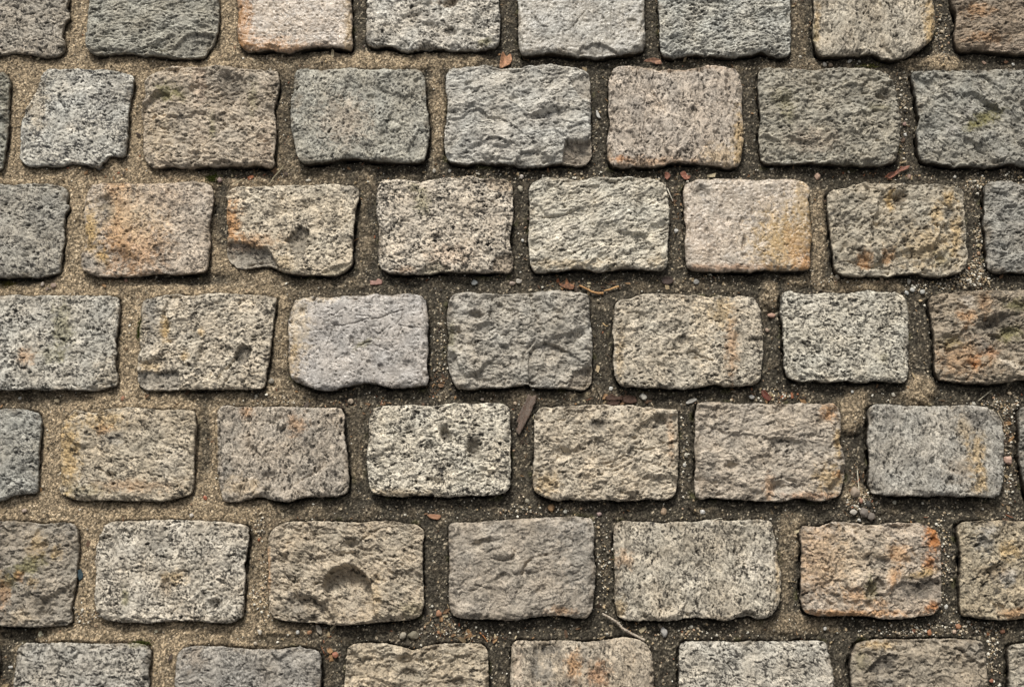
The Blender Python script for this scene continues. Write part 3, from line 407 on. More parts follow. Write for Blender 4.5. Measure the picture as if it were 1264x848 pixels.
FINE = 0.00078
def rim_of(outline, seed):
    px = np.asarray(outline, float)
    x, y = ground_point(px[:, 0], px[:, 1], -0.004)
    c = catmull_closed(np.stack([x, y], 1), 0.0006)
    # ragged fracture along the rim
    t = np.roll(c, -2, 0) - np.roll(c, 2, 0); t /= np.hypot(t[:, 0], t[:, 1])[:, None] + 1e-12
    nrm = np.stack([-t[:, 1], t[:, 0]], 1)
    X, Y = c[:, 0] * 1000, c[:, 1] * 1000
    j = 0.75 * perlin(X / 9, Y / 9, seed + 5) + 0.6 * perlin(X / 3.6, Y / 3.6, seed + 6) + 0.25 * perlin(X / 1.6, Y / 1.6, seed + 7)
    return c + nrm * ((j + 0.8) * 0.001)[:, None]

def build_sett(i, rec):
    label, style, base, dark, outline, feats, kw = rec
    seed = 1000 + 97 * i
    p = dict(ST_[style]); p.update(kw)
    rim = rim_of(outline, seed)
    lo, hi = rim.min(0), rim.max(0)
    nrm = (rim - lo) / (hi - lo)
    corner = [int(np.argmin(nrm[:, 0] - nrm[:, 1])), int(np.argmax(nrm[:, 0] + nrm[:, 1])), int(np.argmax(nrm[:, 0] - nrm[:, 1])), int(np.argmin(nrm[:, 0] + nrm[:, 1]))]   # TL TR BR BL
    def run(a, b):
        return rim[a:b + 1] if b > a else np.concatenate([rim[a:], rim[:b + 1]])
    wx, wy = hi - lo
    nx, ny = int(wx / FINE), int(wy / FINE)
    top = resample(run(corner[0], corner[1]), nx)
    right = resample(run(corner[1], corner[2]), ny)
    bot = resample(run(corner[2], corner[3]), nx)[::-1]
    left = resample(run(corner[3], corner[0]), ny)[::-1]
    u = np.linspace(0, 1, nx)[None, :, None]; v = np.linspace(0, 1, ny)[:, None, None]
    G = (1 - v) * top[None] + v * bot[None] + (1 - u) * left[:, None] + u * right[:, None] \
        - ((1 - u) * (1 - v) * top[0] + u * (1 - v) * top[-1] + u * v * bot[-1] + (1 - u) * v * bot[0])
    loop = np.concatenate([np.stack([np.zeros(nx - 1, int), np.arange(nx - 1)], 1), np.stack([np.arange(ny - 1), np.full(ny - 1, nx - 1)], 1),
                           np.stack([np.full(nx - 1, ny - 1), np.arange(nx - 1, 0, -1)], 1), np.stack([np.arange(ny - 1, 0, -1), np.zeros(ny - 1, int)], 1)])
    lid = loop[:, 0] * nx + loop[:, 1]
    x, y = G[..., 0].ravel(), G[..., 1].ravel()
    # distance to the rim
    B = G[loop[::2, 0], loop[::2, 1]]
    d = np.empty(len(x), np.float32)
    bx, by = B[:, 0].astype(np.float32), B[:, 1].astype(np.float32)
    xf, yf = x.astype(np.float32), y.astype(np.float32)
    for k in range(0, len(x), 8192):
        q = (xf[k:k + 8192, None] - bx) ** 2; q += (yf[k:k + 8192, None] - by) ** 2
        d[k:k + 8192] = np.sqrt(q.min(1))
    d = d.astype(float) * 1000
    X, Y = x * 1000, y * 1000                                 # millimetres
    PX, PY = to_plan(x, y, -0.002)                            # plan grid the features were measured on
    a = math.radians(p['ang'])
    wxn, wyn = fbm(X / 14, Y / 14, seed + 31, 2), fbm(X / 14, Y / 14, seed + 32, 2)
    Xw, Yw = X + 3.5 * wxn, Y + 3.5 * wyn
    def stretched(L):
        r, q = math.sqrt(p['asp']), 1 / math.sqrt(p['asp'])
        return (Xw * math.cos(a) + Yw * math.sin(a)) / (L * r), (-Xw * math.sin(a) + Yw * math.cos(a)) / (L * q)
    A = p['amp']
    z = 1.6 * fbm(X / 70, Y / 70, seed, 2) + 1.0 * fbm(X / 30, Y / 30, seed + 1, 2) * min(1.5, 0.5 + A)
    L1 = p['lump']
    s1 = stretched(L1 * 1.5); n1 = perlin(*s1, seed + 2)
    s2 = stretched(L1 * 0.75); n2 = perlin(*s2, seed + 3)
    s3 = stretched(L1 * 0.36); n3 = perlin(*s3, seed + 4)
    region = np.clip(0.62 + 1.35 * fbm(X / 28, Y / 28, seed + 9, 2), 0.10, 1.6)   # rough and worn areas
    z += A * (1.1 * (np.abs(n1) ** 0.7 - 0.5) + region * (0.62 * (np.abs(n2) ** 0.7 - 0.5) + 0.20 * (np.abs(n3) ** 0.75 - 0.5)))
    q = 3.0 * fbm(*stretched(L1 * 3.2), seed + 8, 3) + 0.5 * fbm(X / 6, Y / 6, seed + 18, 2)
    fr = q - np.floor(q)
    z += p['ter'] * (np.floor(q) + sstep(0.80, 1.0, fr) - 0.55 * q)
    fw = 3.0 * fbm(X / 9, Y / 9, seed + 51, 3); fv = 3.0 * fbm(X / 9, Y / 9, seed + 52, 3)
    fX, fY = Xw + fw, Yw + fv
    ra, rb = (fX * math.cos(a) + fY * math.sin(a)) / p['asp'] ** .5, (-fX * math.sin(a) + fY * math.cos(a)) * p['asp'] ** .5
    z += p['facet'] * (2.0 * facets(ra / 34, rb / 34, seed + 53) + 1.3 * region * facets(ra / 14, rb / 14, seed + 54) + 0.28 * region * facets(ra / 5.5, rb / 5.5, seed + 55))
    # hairline fractures
    nf = perlin(*stretched(L1 * 1.1), seed + 56); nfm = sstep(0.0, 0.35, fbm(X / 16, Y / 16, seed + 57, 2))
    z -= min(1.3, 0.35 + 0.4 * A) * sstep(0.085, 0.0, np.abs(nf)) * nfm
    z += 0.11 * perlin(X / 1.9, Y / 1.9, seed + 10) + 0.06 * perlin(X / 1.0, Y / 1.0, seed + 11)
    # mineral grains
    g1, r1 = worley(Xw / p['grain'] + .3 * wxn, Yw / p['grain'] * 0.9, seed + 12)
    g2, r2 = worley(X / (p['grain'] * .45), Y / (p['grain'] * .45), seed + 13)
    blot = fbm(*stretched(L1 * p['blot']), seed + 14, 4, 0.6)
    fine = fbm(X / 3.2, Y / 3.2, seed + 15, 3, 0.6)
    spk = p['spk']
    mafic = sstep(0.02, 0.20, blot + 0.45 * (r1 - 0.5) + 0.25 * fine - 0.05) * min(1, 0.36 + 0.40 * spk)
    flecks = sstep(0.64, 0.70, r2 + 0.12 * fine) * sstep(0.62, 0.40, g2) * min(1.0, 0.35 + 0.55 * spk)
    pale = sstep(0.78, 0.84, r1) * sstep(0.62, 0.42, g1) * 0.6 * spk
    zone = np.clip(0.88 + 1.3 * fbm(Xw / 24, Yw / 24, seed + 28, 3), 0.45, 1.35)
    mafic = np.clip(mafic * zone, 0, 1); flecks = flecks * np.clip(zone, 0.4, 1)
    dullp = 0.5 * sstep(0.10, 0.36, fbm((Xw + fv) / 13, (Yw + fw) / 13, seed + 29, 4, 0.6))    # dull grey blotches
    z -= 0.30 * mafic * min(1.2, A + .3) + 0.22 * flecks                              # mica weathers out a little
    # weathered pits
    pc = 7.0 / max(0.3, p['pit']) ** 0.5
    gp, rp = worley(*stretched(pc), seed + 16)
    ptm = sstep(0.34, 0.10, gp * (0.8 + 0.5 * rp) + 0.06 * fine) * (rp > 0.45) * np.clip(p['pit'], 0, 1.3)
    z -= 1.3 * ptm * (0.5 + 0.7 * rp)
    # short chiselled divots, some of them coloured dark
    asp_keep = p['asp']; p['asp'] = max(asp_keep, 2.3)
    sx_, sy_ = stretched(5.6); p['asp'] = asp_keep
    sx_, sy_ = sx_ + 0.45 * fine + 0.5 * fbm(X / 8, Y / 8, seed + 64, 2), sy_ + 0.5 * fbm(X / 4, Y / 4, seed + 61, 2) + 0.6 * fbm(X / 8, Y / 8, seed + 65, 2)
    gd, rd = worley(sx_, sy_, seed + 60)
    dens = 0.66 + 0.10 * math.sin(seed * 1.7) + 0.30 * sstep(0.15, -0.25, fbm(X / 20, Y / 20, seed + 62, 2))
    div = sstep(0.34 + 0.14 * rd, 0.24, gd) * (rd > dens)
    gd3, rd3 = worley(sx_ * 1.9 + 5.3, sy_ * 1.9, seed + 63)
    dk_ = p.get('div', 1.0); div = div * dk_ * (rd > dens + 0.20 * (1 - dk_))
    div3 = sstep(0.34, 0.18, gd3) * (rd3 > dens + 0.14)
    div3 = div3 * dk_
    z -= (0.6 + 0.42 * min(A, 2)) * div
    z -= (0.25 + 0.25 * min(A, 2)) * div3
    flecks = np.maximum(flecks, np.maximum(div * ((rd * 37) % 1 > 0.45), div3 * ((rd3 * 41) % 1 > 0.5)) * (0.75 + 0.25 * spk))
    base_c, dark_c = lin(base), lin(dark)
    warm = np.array([1.085, 0.995, 0.865])
    base_c = (0.52 * base_c + 0.48 * base_c.mean() * warm) * np.array([1.0, 0.982, 0.945])
    dark_c = 0.5 * dark_c + 0.5 * dark_c.mean() * warm
    crust = fbm((Xw + fw) / 17, (Yw + fv) / 17, seed + 27, 4, 0.6)                   # weathered crust and fresher stone
    tonev = 1.06 + 0.22 * fbm(X / 45, Y / 45, seed + 20, 2) + 0.30 * fbm(X / 11, Y / 11, seed + 21, 3) + 0.10 * (r1 - 0.5) + 0.20 * sstep(0.05, 0.3, crust) - 0.16 * sstep(-0.05, -0.35, crust)
    C = base_c[None] * tonev[:, None]
    hue = fbm(X / 38, Y / 38, seed + 22, 2)[:, None]
    C = C * (1 + hue * np.array([0.05, 0.0, -0.06]))
    C = C + (base_c * 1.18 - C) * pale[:, None]
    C = C + ((0.45 * base_c + 0.55 * dark_c) - C) * dullp[:, None]
    C = C + (dark_c * 0.74 - C) * mafic[:, None]
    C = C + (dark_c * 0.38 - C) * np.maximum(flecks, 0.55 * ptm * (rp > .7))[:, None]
    mean = float(C.mean())
    ratio = (C.mean(1) / mean)[:, None]
    e_n = fbm(X / 8, Y / 8, seed + 23, 3)
    for f in feats:
        if f[0] == 'stain':
            _, cn, fx, fy, rx, ry, k, rot = f
            r_ = math.radians(rot); ca, sa = math.cos(r_), math.sin(r_)
            dx, dy = PX - fx, PY - fy
            e = np.hypot((dx * ca + dy * sa) / rx, (-dx * sa + dy * ca) / ry)
            m = sstep(1.45, 0.25, e + 1.0 * e_n + 0.55 * fine) * min(1, k * 1.02)
            C = C + (lin(TINT[cn]) * np.clip(ratio, 0.25, 1.5) * 0.92 - C) * m[:, None]
        elif f[0] in ('pit', 'bump'):
            _, fx, fy, rx, ry, dep, rot = f
            r_ = math.radians(rot); ca, sa = math.cos(r_), math.sin(r_)
            dx, dy = PX - fx, PY - fy
            e = np.hypot((dx * ca + dy * sa) / rx, (-dx * sa + dy * ca) / ry) + 0.22 * e_n
            if f[0] == 'pit': z -= 1.9 * dep * sstep(1.15, 0.35, e)
            else: z += 1.2 * dep * np.sqrt(np.clip(1 - e * e, 0, 1))
        elif f[0] == 'chip':
            _, poly, dep, cn, k, ew = f
            dd, ins, _s = poly_dist(PX, PY, poly)
            sd = np.where(ins, dd, -dd) + 3.2 * e_n + 0.8 * fine
            m = sstep(0, ew + 0.3, sd)
            z = z * (1 - 0.45 * m) - 1.75 * dep * m * (0.75 + 0.25 * sstep(0, 14, sd)) - 0.6 * m * e_n
            if cn: C = C + (lin(TINT[cn]) * np.clip(ratio, 0.4, 1.5) * 0.9 - C) * (sstep(-0.6, 2.5, sd) * k * 0.8)[:, None]
        elif f[0] == 'hollow':
            _, poly, dep, y0_, y1_ = f
            dd, ins, _s = poly_dist(PX, PY, poly)
            sd = np.where(ins, dd, -dd) + 1.8 * e_n + 0.8 * fine
            m = sstep(0, 3.0, sd) * (1 - 0.72 * sstep(y0_, y1_, PY))
            z = z * (1 - 0.3 * m) - dep * m
        elif f[0] == 'crack':
            _, pts, dep, w = f
            dd, _i, _s = poly_dist(PX, PY, pts, closed=False)
            dd = np.maximum(0, dd + 1.1 * e_n + 0.5 * fine)
            z -= 1.35 * dep * (0.35 + 0.9 * sstep(-0.25, 0.3, e_n)) * sstep(w * 0.75, 0.0, dd)
        elif f[0] == 'ledge':
            _, pts, dep = f
            dd, _i, side = poly_dist(PX, PY, pts, closed=False)
            dd = np.maximum(0, dd + 0.8 * e_n)
            sgn = side if dep > 0 else -side
            z -= 2.1 * abs(dep) * np.where(sgn > 0, np.exp(-dd / 13.0) * sstep(0, 1.5, dd), 0)
    # worn arris
    er = p.get('edge', 6.0) * (1 + 1.1 * fbm(X / 20, Y / 20, seed + 24, 2) + 0.5 * fbm(X / 6, Y / 6, seed + 25, 2))
    er = np.clip(er, 1.8, 14)
    t = np.clip(d / er, 0, 1)
    arr = 1 - np.sqrt(np.clip(1 - (1 - t) ** 2, 0, 1))
    spall = sstep(0.12, 0.40, fbm(X / 17, Y / 17, seed + 26, 2)) * sstep(6.5, 5.2, d + 2.2 * e_n)      # flakes broken off the arris
    z = z * (0.45 + 0.55 * sstep(0, 4, d)) - arr * er * 0.75 - 2.2 * spall
    r0 = random.Random(seed)
    tx, ty, lift = r0.uniform(-.012, .012), r0.uniform(-.012, .012), r0.uniform(-1.0, 1.2)
    cx, cy = X.mean(), Y.mean()
    z = z + lift + (X - cx) * tx + (Y - cy) * ty
    # soil smeared over parts of the rim
    dirt = sstep(0.02, 0.35, fbm(X / 26, Y / 26, seed + 33, 3)) * sstep(9.0, 1.0, d + 4.0 * e_n + 1.5 * fine) * 0.55
    C = C + (lin((98, 86, 70))[None] * np.clip(ratio, 0.4, 1.4) - C) * dirt[:, None]
    V = np.stack([X, Y, z], 1)
    # sides going down into the bed
    ring = V[lid]
    nb = len(lid)
    tg = np.roll(ring[:, :2], -4, 0) - np.roll(ring[:, :2], 4, 0); tg /= np.hypot(tg[:, 0], tg[:, 1])[:, None] + 1e-9
    out = np.stack([-tg[:, 1], tg[:, 0]], 1)
    depths = [0.7, 1.6, 2.7, 4, 5.5, 7.5, 10, 13, 17, 23, 45]
    rings, cols = [], []
    arc = np.arange(nb) * FINE * 1000
    bul = fbm(ring[:, 0] / 25, ring[:, 1] / 25, seed + 43, 2)
    for k, dep in enumerate(depths):
        o_ = (-0.13 * dep * (1 + 1.2 * bul) + 0.9 * fbm(ring[:, 0] / 9 + .11 * dep, ring[:, 1] / 9 + .17 * dep, seed + 41, 3) * min(1, dep / 2.5))
        if dep > 20: o_ = o_ * 0 - 8.0
        rings.append(np.concatenate([ring[:, :2] + out * o_[:, None], (ring[:, 2] - dep)[:, None]], 1))
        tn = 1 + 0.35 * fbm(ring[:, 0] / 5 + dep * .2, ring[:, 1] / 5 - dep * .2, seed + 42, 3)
        soil = sstep(1.5, 6.0, dep + 5 * fbm(ring[:, 0] / 12, ring[:, 1] / 12, seed + 44, 3))[:, None]   # sides turn dark brown below a ragged line under the rim
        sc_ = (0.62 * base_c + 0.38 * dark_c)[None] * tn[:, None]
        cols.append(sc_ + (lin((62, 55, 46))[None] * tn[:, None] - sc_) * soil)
    n0 = nx * ny
    allv = np.concatenate([V] + rings)
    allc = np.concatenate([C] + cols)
    ii = (np.arange(ny - 1)[:, None] * nx + np.arange(nx - 1)[None]).ravel()
    F1 = np.stack([ii, ii + nx, ii + nx + 1, ii + 1], 1)
    prev = lid; fs = [F1]
    for k in range(len(depths)):
        cur = n0 + k * nb + np.arange(nb)
        fs.append(np.stack([prev, np.roll(prev, -1), np.roll(cur, -1), cur], 1)); prev = cur
    org = np.array([cx, cy, 0.0])
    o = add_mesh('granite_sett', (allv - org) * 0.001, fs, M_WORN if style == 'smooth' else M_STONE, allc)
    o.location = org * 0.001
    tag(o, label, 'paving stone', 'granite setts laid in staggered rows')
    return o, rim

setts, rims = [], []
for i, rec in enumerate(SETTS):
    o, rim = build_sett(i, rec)
    setts.append(o); rims.append(rim)

# the same paving carries on past the picture: copies of the setts, set down in continuing rows
beyond = []
def beyond_sett(src, px, py, turn):
    x, y = ground_point(px, py, 0.0)
    o = setts[src].copy(); COL.objects.link(o)
    o.location = (float(x), float(y), 0.0); o.rotation_euler = (0, 0, math.pi if turn else 0)
    o['label'] = 'weathered grey sett of the same paving lying wholly past the picture'
    o['group'] = 'setts past the edges of the picture'
    beyond.append(o)
ROWY = [-136, 5, 143, 280, 420, 558, 706, 880, 1030]
srcs = [9, 11, 17, 27, 20, 36, 45, 31, 33, 18]
k = 0
for px in range(-60, 1400, 186):
    beyond_sett(srcs[k % 10], px + 30, -122, k % 2); k += 1
for px in range(-80, 1440, 204):
    beyond_sett(srcs[k % 10], px, 1012, k % 2); k += 1
for px, py in ((-190, 10), (-250, 145), (-200, 285), (-130, 425), (-240, 560), (-180, 708), (-95, 858), (1424, 10), (1440, 145), (1490, 285), (1465, 425), (1520, 560), (1480, 708), (1530, 860)):
    beyond_sett(srcs[k % 10], px, py, k % 2); k += 1
# ------------------------------------------------------------------ the ground: sand and soil filling the joints, one sheet out to the horizon
GS = 0.00135
X0, X1, Y0, Y1 = -0.76, 0.76, -0.50, 0.58
gx = np.arange(X0, X1, GS); gy = np.arange(Y0, Y1, GS)
GX, GY = np.meshgrid(gx, gy)
near = np.full(GX.shape, 30.0)                       # mm to the nearest sett
for rim in rims:
    lo, hi = rim.min(0) - 0.016, rim.max(0) + 0.016
    i0, i1 = np.searchsorted(gx, (lo[0], hi[0])); j0, j1 = np.searchsorted(gy, (lo[1], hi[1]))
    if i1 <= i0 or j1 <= j0: continue
    sx, sy = GX[j0:j1, i0:i1], GY[j0:j1, i0:i1]
    R = rim[::6]
    d, ins, _ = poly_dist(sx, sy, R)
    d = np.where(ins, -d, d) * 1000
    near[j0:j1, i0:i1] = np.minimum(near[j0:j1, i0:i1], d)
XM, YM = GX * 1000, GY * 1000
PXg, PYg = to_plan(GX, GY, -0.012)
# where the joint fill is dry blown sand (1) and where damp dark soil (0)
dry = 1 - 0.95 * sstep(250, 470, PXg + 60 * fbm(XM / 120, YM / 120, 501, 2)) 
def patch(x, y, rx, ry, v, k=1.0):
    global dry
    e = np.hypot((PXg - x) / rx, (PYg - y) / ry) + 0.35 * fbm(XM / 16, YM / 16, 502, 3)
    m = sstep(1.35, 0.45, e) * k
    dry = dry + (v - dry) * m
for a in [(480, 76, 110, 14, .95), (540, 140, 12, 70, .8), (560, 72, 40, 12, .8), (355, 140, 12, 60, .25), (300, 212, 55, 10, .15), (275, 262, 12, 50, .1), (240, 345, 70, 9, .3), (330, 350, 40, 10, .7),
          (253, 545, 9, 55, .2), (255, 490, 24, 12, .2), (300, 490, 70, 12, .5), (255, 600, 12, 20, .9), (345, 410, 12, 70, .75), (400, 347, 60, 10, .4), (310, 690, 8, 40, .5), (315, 745, 16, 30, 1), (300, 785, 80, 14, .9), (350, 790, 40, 8, .3),
          (400, 630, 70, 10, .2), (360, 625, 40, 10, .35), (300, 625, 40, 12, .9), (20, 785, 30, 18, .1), (8, 820, 14, 40, .1), (22, 345, 40, 8, .3), (30, 495, 60, 14, .35), (450, 230, 14, 40, .35),
          (1010, 285, 13, 62, .75), (1060, 350, 60, 12, .75), (985, 40, 12, 50, .35), (1165, 78, 26, 12, .95), (975, 82, 60, 10, .35), (1135, 485, 22, 22, .95), (1055, 500, 22, 26, .7), (1050, 520, 14, 18, .85), (950, 365, 12, 20, .7), (980, 665, 16, 40, .55), (980, 770, 60, 14, .6), (970, 690, 9, 60, .45),
          (440, 560, 10, 50, .3), (450, 300, 10, 50, .35), (444, 420, 9, 60, .35), (645, 400, 7, 60, .15), (1125, 78, 20, 10, .6), (880, 120, 10, 60, .3), (640, 490, 50, 12, .3), (700, 480, 60, 10, .25), (840, 350, 60, 10, .25), (1000, 345, 30, 9, .6), (505, 700, 10, 70, .1), (1055, 610, 20, 16, .6)]:
    patch(*a)
dry = np.clip(dry + 0.42 * fbm(XM / 24, YM / 24, 503, 4) - 0.25 * sstep(5, 0, near) - 0.06, 0, 1)
soft = fbm(XM / 30, YM / 30, 504, 3)
Z = -10.5 - 5.0 * (1 - dry) + 1.6 * soft + 1.1 * fbm(XM / 9, YM / 9, 505, 3)
Z += 0.75 * perlin(XM / 3.6, YM / 3.6, 506) + 0.6 * perlin(XM / 2.0, YM / 2.0, 507)
_gw, _gr = worley(XM / 2.4, YM / 2.4, 514)
Z += 0.9 * np.sqrt(np.clip(0.30 - _gw ** 2, 0, 1)) * (_gr > 0.45) + 0.9 * (1 - dry) * fbm(XM / 5, YM / 5, 515, 2)
edge_n = fbm(XM / 18, YM / 18, 508, 2)
Z -= sstep(2.6, -1.0, near) * (1.5 + 5.0 * (1 - dry)) * np.clip(0.7 + 1.5 * edge_n, 0.0, 1.7)      # washed out along the stones
Z += sstep(7.0, 0.5, near) * 2.6 * dry * np.clip(0.2 + 1.3 * edge_n, 0, 1)                        # or banked up against them
def mound(x, y, rx, ry, h):
    global Z
    e = np.hypot((PXg - x) / rx, (PYg - y) / ry) + 0.5 * fbm(XM / 10, YM / 10, 509, 3)
    Z = Z + h * np.sqrt(np.clip(1 - e * e, 0, 1)) * (0.8 + 0.5 * fbm(XM / 5, YM / 5, 516, 3))
for a in [(949, 369, 15, 19, 6), (1054, 522, 17, 18, 4), (1066, 618, 30, 18, 5), (1200, 338, 26, 18, 5), (1202, 228, 18, 16, 4), (125, 735, 18, 36, 5), (122, 690, 14, 22, 4), (958, 430, 9, 42, 5), (1053, 570, 10, 34, 3), (1132, 480, 24, 18, 4), (38, 125, 18, 45, 3), (88, 80, 26, 14, 2), (95, 300, 14, 40, 3)]:
    mound(*a)
Z = np.minimum(Z, -3.0)
Z -= 22.0 * sstep(-2.0, -6.0, near)                         # the bed the stones sit in
# colours of the fill: beige quartz sand, dark humus, single bright and black grains
gw, gr = worley(XM / 2.1, YM / 2.1, 510)
c_dry, c_damp = lin((146, 130, 107)), lin((70, 65, 56))
cc = c_damp[None, None] + (c_dry - c_damp)[None, None] * dry[..., None]
cc = cc * (1 + 0.30 * fbm(XM / 14, YM / 14, 511, 3) + 0.34 * perlin(XM / 1.7, YM / 1.7, 512) + 0.8 * (gr - 0.5))[..., None]
cc = cc + (lin((205, 190, 165)) - cc) * (0.55 * (gr > 0.93) * (gw < 0.5))[..., None]
cc = cc + (lin((52, 46, 40)) - cc) * (0.6 * (gr < 0.07) * (gw < 0.5))[..., None]
mossy = sstep(0.25, 0.5, fbm(XM / 25, YM / 25, 513, 3)) * (1 - dry) * sstep(9, 1, near) * 0.6
cc = cc + (lin((80, 80, 46)) - cc) * mossy[..., None]
# outer sheet
fx = np.concatenate([[-40, -8, -2.2], gx, [2.2, 8, 40]]); fy = np.concatenate([[-40, -8, -2.2], gy, [2.2, 8, 40]])
AX, AY = np.meshgrid(fx, fy)
AZ = np.pad(Z, 3, constant_values=-14.0); AC = np.stack([np.pad(cc[..., k_], 3, constant_values=float(np.median(cc[..., k_]))) for k_ in range(3)], -1)
ny_, nx_ = AX.shape
ii = (np.arange(ny_ - 1)[:, None] * nx_ + np.arange(nx_ - 1)[None]).ravel()
ground = add_mesh('ground', np.stack([AX, AY, AZ * 0.001], -1).reshape(-1, 3), [np.stack([ii, ii + 1, ii + nx_ + 1, ii + nx_], 1)], M_SAND, AC.reshape(-1, 3))
tag(ground, 'sand and dark soil filling the joints between the setts', 'ground', kind='structure')

def sand_z(x, y):
    i = np.clip(((np.asarray(x) - X0) / GS).astype(int), 0, len(gx) - 1); j = np.clip(((np.asarray(y) - Y0) / GS).astype(int), 0, len(gy) - 1)
    return Z[j, i] * 0.001
def near_mm(x, y):
    i = np.clip(((np.asarray(x) - X0) / GS).astype(int), 0, len(gx) - 1); j = np.clip(((np.asarray(y) - Y0) / GS).astype(int), 0, len(gy) - 1)
    return near[j, i], dry[j, i]

# ------------------------------------------------------------------ grit: the countless loose grains
def ico(sub):
    import bmesh
    bm = bmesh.new(); bmesh.ops.create_icosphere(bm, subdivisions=sub, radius=1.0)
    v = np.array([q.co[:] for q in bm.verts]); f = np.array([[l.index for l in q.verts] for q in bm.faces]); bm.free()
    return v, f
IV, IF = ico(1)
def rot3(n):
    q = rng.normal(size=(n, 4)); q /= np.linalg.norm(q, axis=1)[:, None]
    w, x, y, z = q.T
    return np.stack([1-2*(y*y+z*z), 2*(x*y-z*w), 2*(x*z+y*w), 2*(x*y+z*w), 1-2*(x*x+z*z), 2*(y*z-x*w), 2*(x*z-y*w), 2*(y*z+x*w), 1-2*(x*x+y*y)], 1).reshape(n, 3, 3)
HEAPS = [(1203, 338, 22, 15, 260), (1206, 228, 16, 12, 120), (1180, 350, 40, 6, 120), (1065, 620, 26, 18, 180), (955, 488, 22, 8, 90), (1240, 500, 30, 12, 110), (1245, 560, 8, 60, 120), (1180, 775, 80, 8, 150), (1226, 800, 8, 45, 150), (1165, 680, 9, 70, 120),
         (1120, 780, 60, 8, 80), (1115, 150, 8, 50, 110), (1162, 40, 10, 40, 110), (730, 218, 90, 6, 90), (600, 215, 70, 6, 70), (570, 780, 60, 8, 90), (640, 630, 60, 8, 70), (330, 730, 8, 40, 70), (345, 495, 50, 7, 60), (320, 650, 8, 16, 50), (315, 735, 8, 10, 40),
         (545, 430, 8, 60, 80), (880, 290, 8, 50, 50), (843, 560, 7, 60, 70), (745, 700, 7, 60, 80), (840, 780, 100, 8, 90), (1250, 215, 20, 8, 60), (1209, 300, 8, 40, 80), (110, 760, 40, 10, 90), (1035, 345, 40, 6, 40), (1135, 355, 20, 10, 50), (860, 345, 50, 7, 60)]
gxs, gys = [], []
n = 20000
gxs.append(rng.uniform(-0.70, 0.70, n)); gys.append(rng.uniform(-0.46, 0.50, n))
for hx, hy, sx, sy, m in HEAPS:
    a, b = ground_point(rng.normal(hx, sx * .55, m), rng.normal(hy, sy * .55, m), -0.012)
    gxs.append(a); gys.append(b)
a_, b_ = np.concatenate(gxs), np.concatenate(gys)
nm, dr = near_mm(a_, b_)
heap = np.arange(len(a_)) >= n
keep = (nm > 0.8) & (heap | (rng.random(len(a_)) < 0.75 - 0.35 * dr))
a_, b_, dr, heap = a_[keep], b_[keep], dr[keep], heap[keep]
m = len(a_)
rad = 0.00045 + 0.00055 * rng.random(m) ** 2 + 0.0011 * (rng.random(m) ** 10)
rad = np.where(heap, 0.0007 + 0.0011 * rng.random(m) ** 2.5, rad)
sc = rad[:, None] * rng.uniform(0.65, 1.35, (m, 3))
R = rot3(m)
jit = 1 + 0.18 * rng.normal(size=(m, len(IV), 1))
V = np.einsum('nij,nkj->nki', R, IV[None] * jit * sc[:, None, :])
V += np.stack([a_, b_, sand_z(a_, b_) + rad * 0.45], 1)[:, None]
palette = lin(np.array([(226, 220, 205), (205, 190, 165), (180, 160, 130), (150, 140, 125), (120, 112, 100), (185, 155, 128), (96, 88, 78), (60, 55, 50), (205, 182, 145), (176, 120, 88)]))
w = np.array([.24, .20, .15, .11, .08, .05, .07, .05, .04, .005])
pick = palette[rng.choice(len(palette), m, p=w / w.sum())] * rng.uniform(.8, 1.1, (m, 1))
FV = (IF[None] + (np.arange(m) * len(IV))[:, None, None]).reshape(-1, 3)
grit = add_mesh('grit', V.reshape(-1, 3), [FV], M_GRIT, np.repeat(pick, len(IV), 0), smooth=False)
tag(grit, 'loose grains of sand and tiny stones strewn along the joints', 'grit', kind='stuff')

# ------------------------------------------------------------------ litter: countless crumbs of leaf, bark and straw
n = 2600
a_, b_ = rng.uniform(-0.70, 0.70, n), rng.uniform(-0.46, 0.50, n)
hx = []
for px_, py_, sx_, sy_, m_ in [(730, 350, 60, 6, 60), (765, 492, 40, 6, 60), (960, 488, 30, 8, 50), (545, 770, 14, 20, 50), (590, 785, 40, 6, 50), (1240, 520, 12, 50, 50), (1100, 215, 50, 6, 40), (835, 240, 8, 40, 40), (425, 500, 60, 8, 40), (540, 470, 14, 14, 50), (650, 520, 10, 30, 30), (1060, 600, 20, 30, 50), (320, 215, 40, 8, 40), (115, 215, 40, 6, 30), (405, 790, 10, 20, 30)]:
    q_ = ground_point(rng.normal(px_, sx_ * .6, m_), rng.normal(py_, sy_ * .6, m_), -0.012); hx.append(q_)
a_ = np.concatenate([a_] + [q[0] for q in hx]); b_ = np.concatenate([b_] + [q[1] for q in hx])
nm, dr = near_mm(a_, b_); keep = (nm > 1.0) & ((np.arange(len(a_)) >= n) | (rng.random(len(a_)) > 0.65 * dr))
a_, b_ = a_[keep], b_[keep]; m = len(a_)
ln = rng.uniform(.0007, .0022, m) * np.where(rng.random(m) < .25, 2.2, 1); wd = np.where(rng.random(m) < .5, rng.uniform(.00022, .0004, m), ln * rng.uniform(.3, .7, m)); th_ = rng.uniform(0, math.pi, m)
bx_ = np.array([(-1, -1, 0), (0, -1.1, .4), (1, -.5, 0), (1, .6, .1), (.1, 1, .5), (-1, .8, .1)], float)
lo_ = np.stack([bx_[None, :, 0] * ln[:, None], bx_[None, :, 1] * wd[:, None], bx_[None, :, 2] * ln[:, None] * rng.uniform(-.2, 1.0, (m, 1))], 2)
lo_ *= 1 + .25 * rng.normal(size=lo_.shape)
up_ = lo_ + np.array([0, 0, .0003])
tl = rng.normal(0, .25, m)
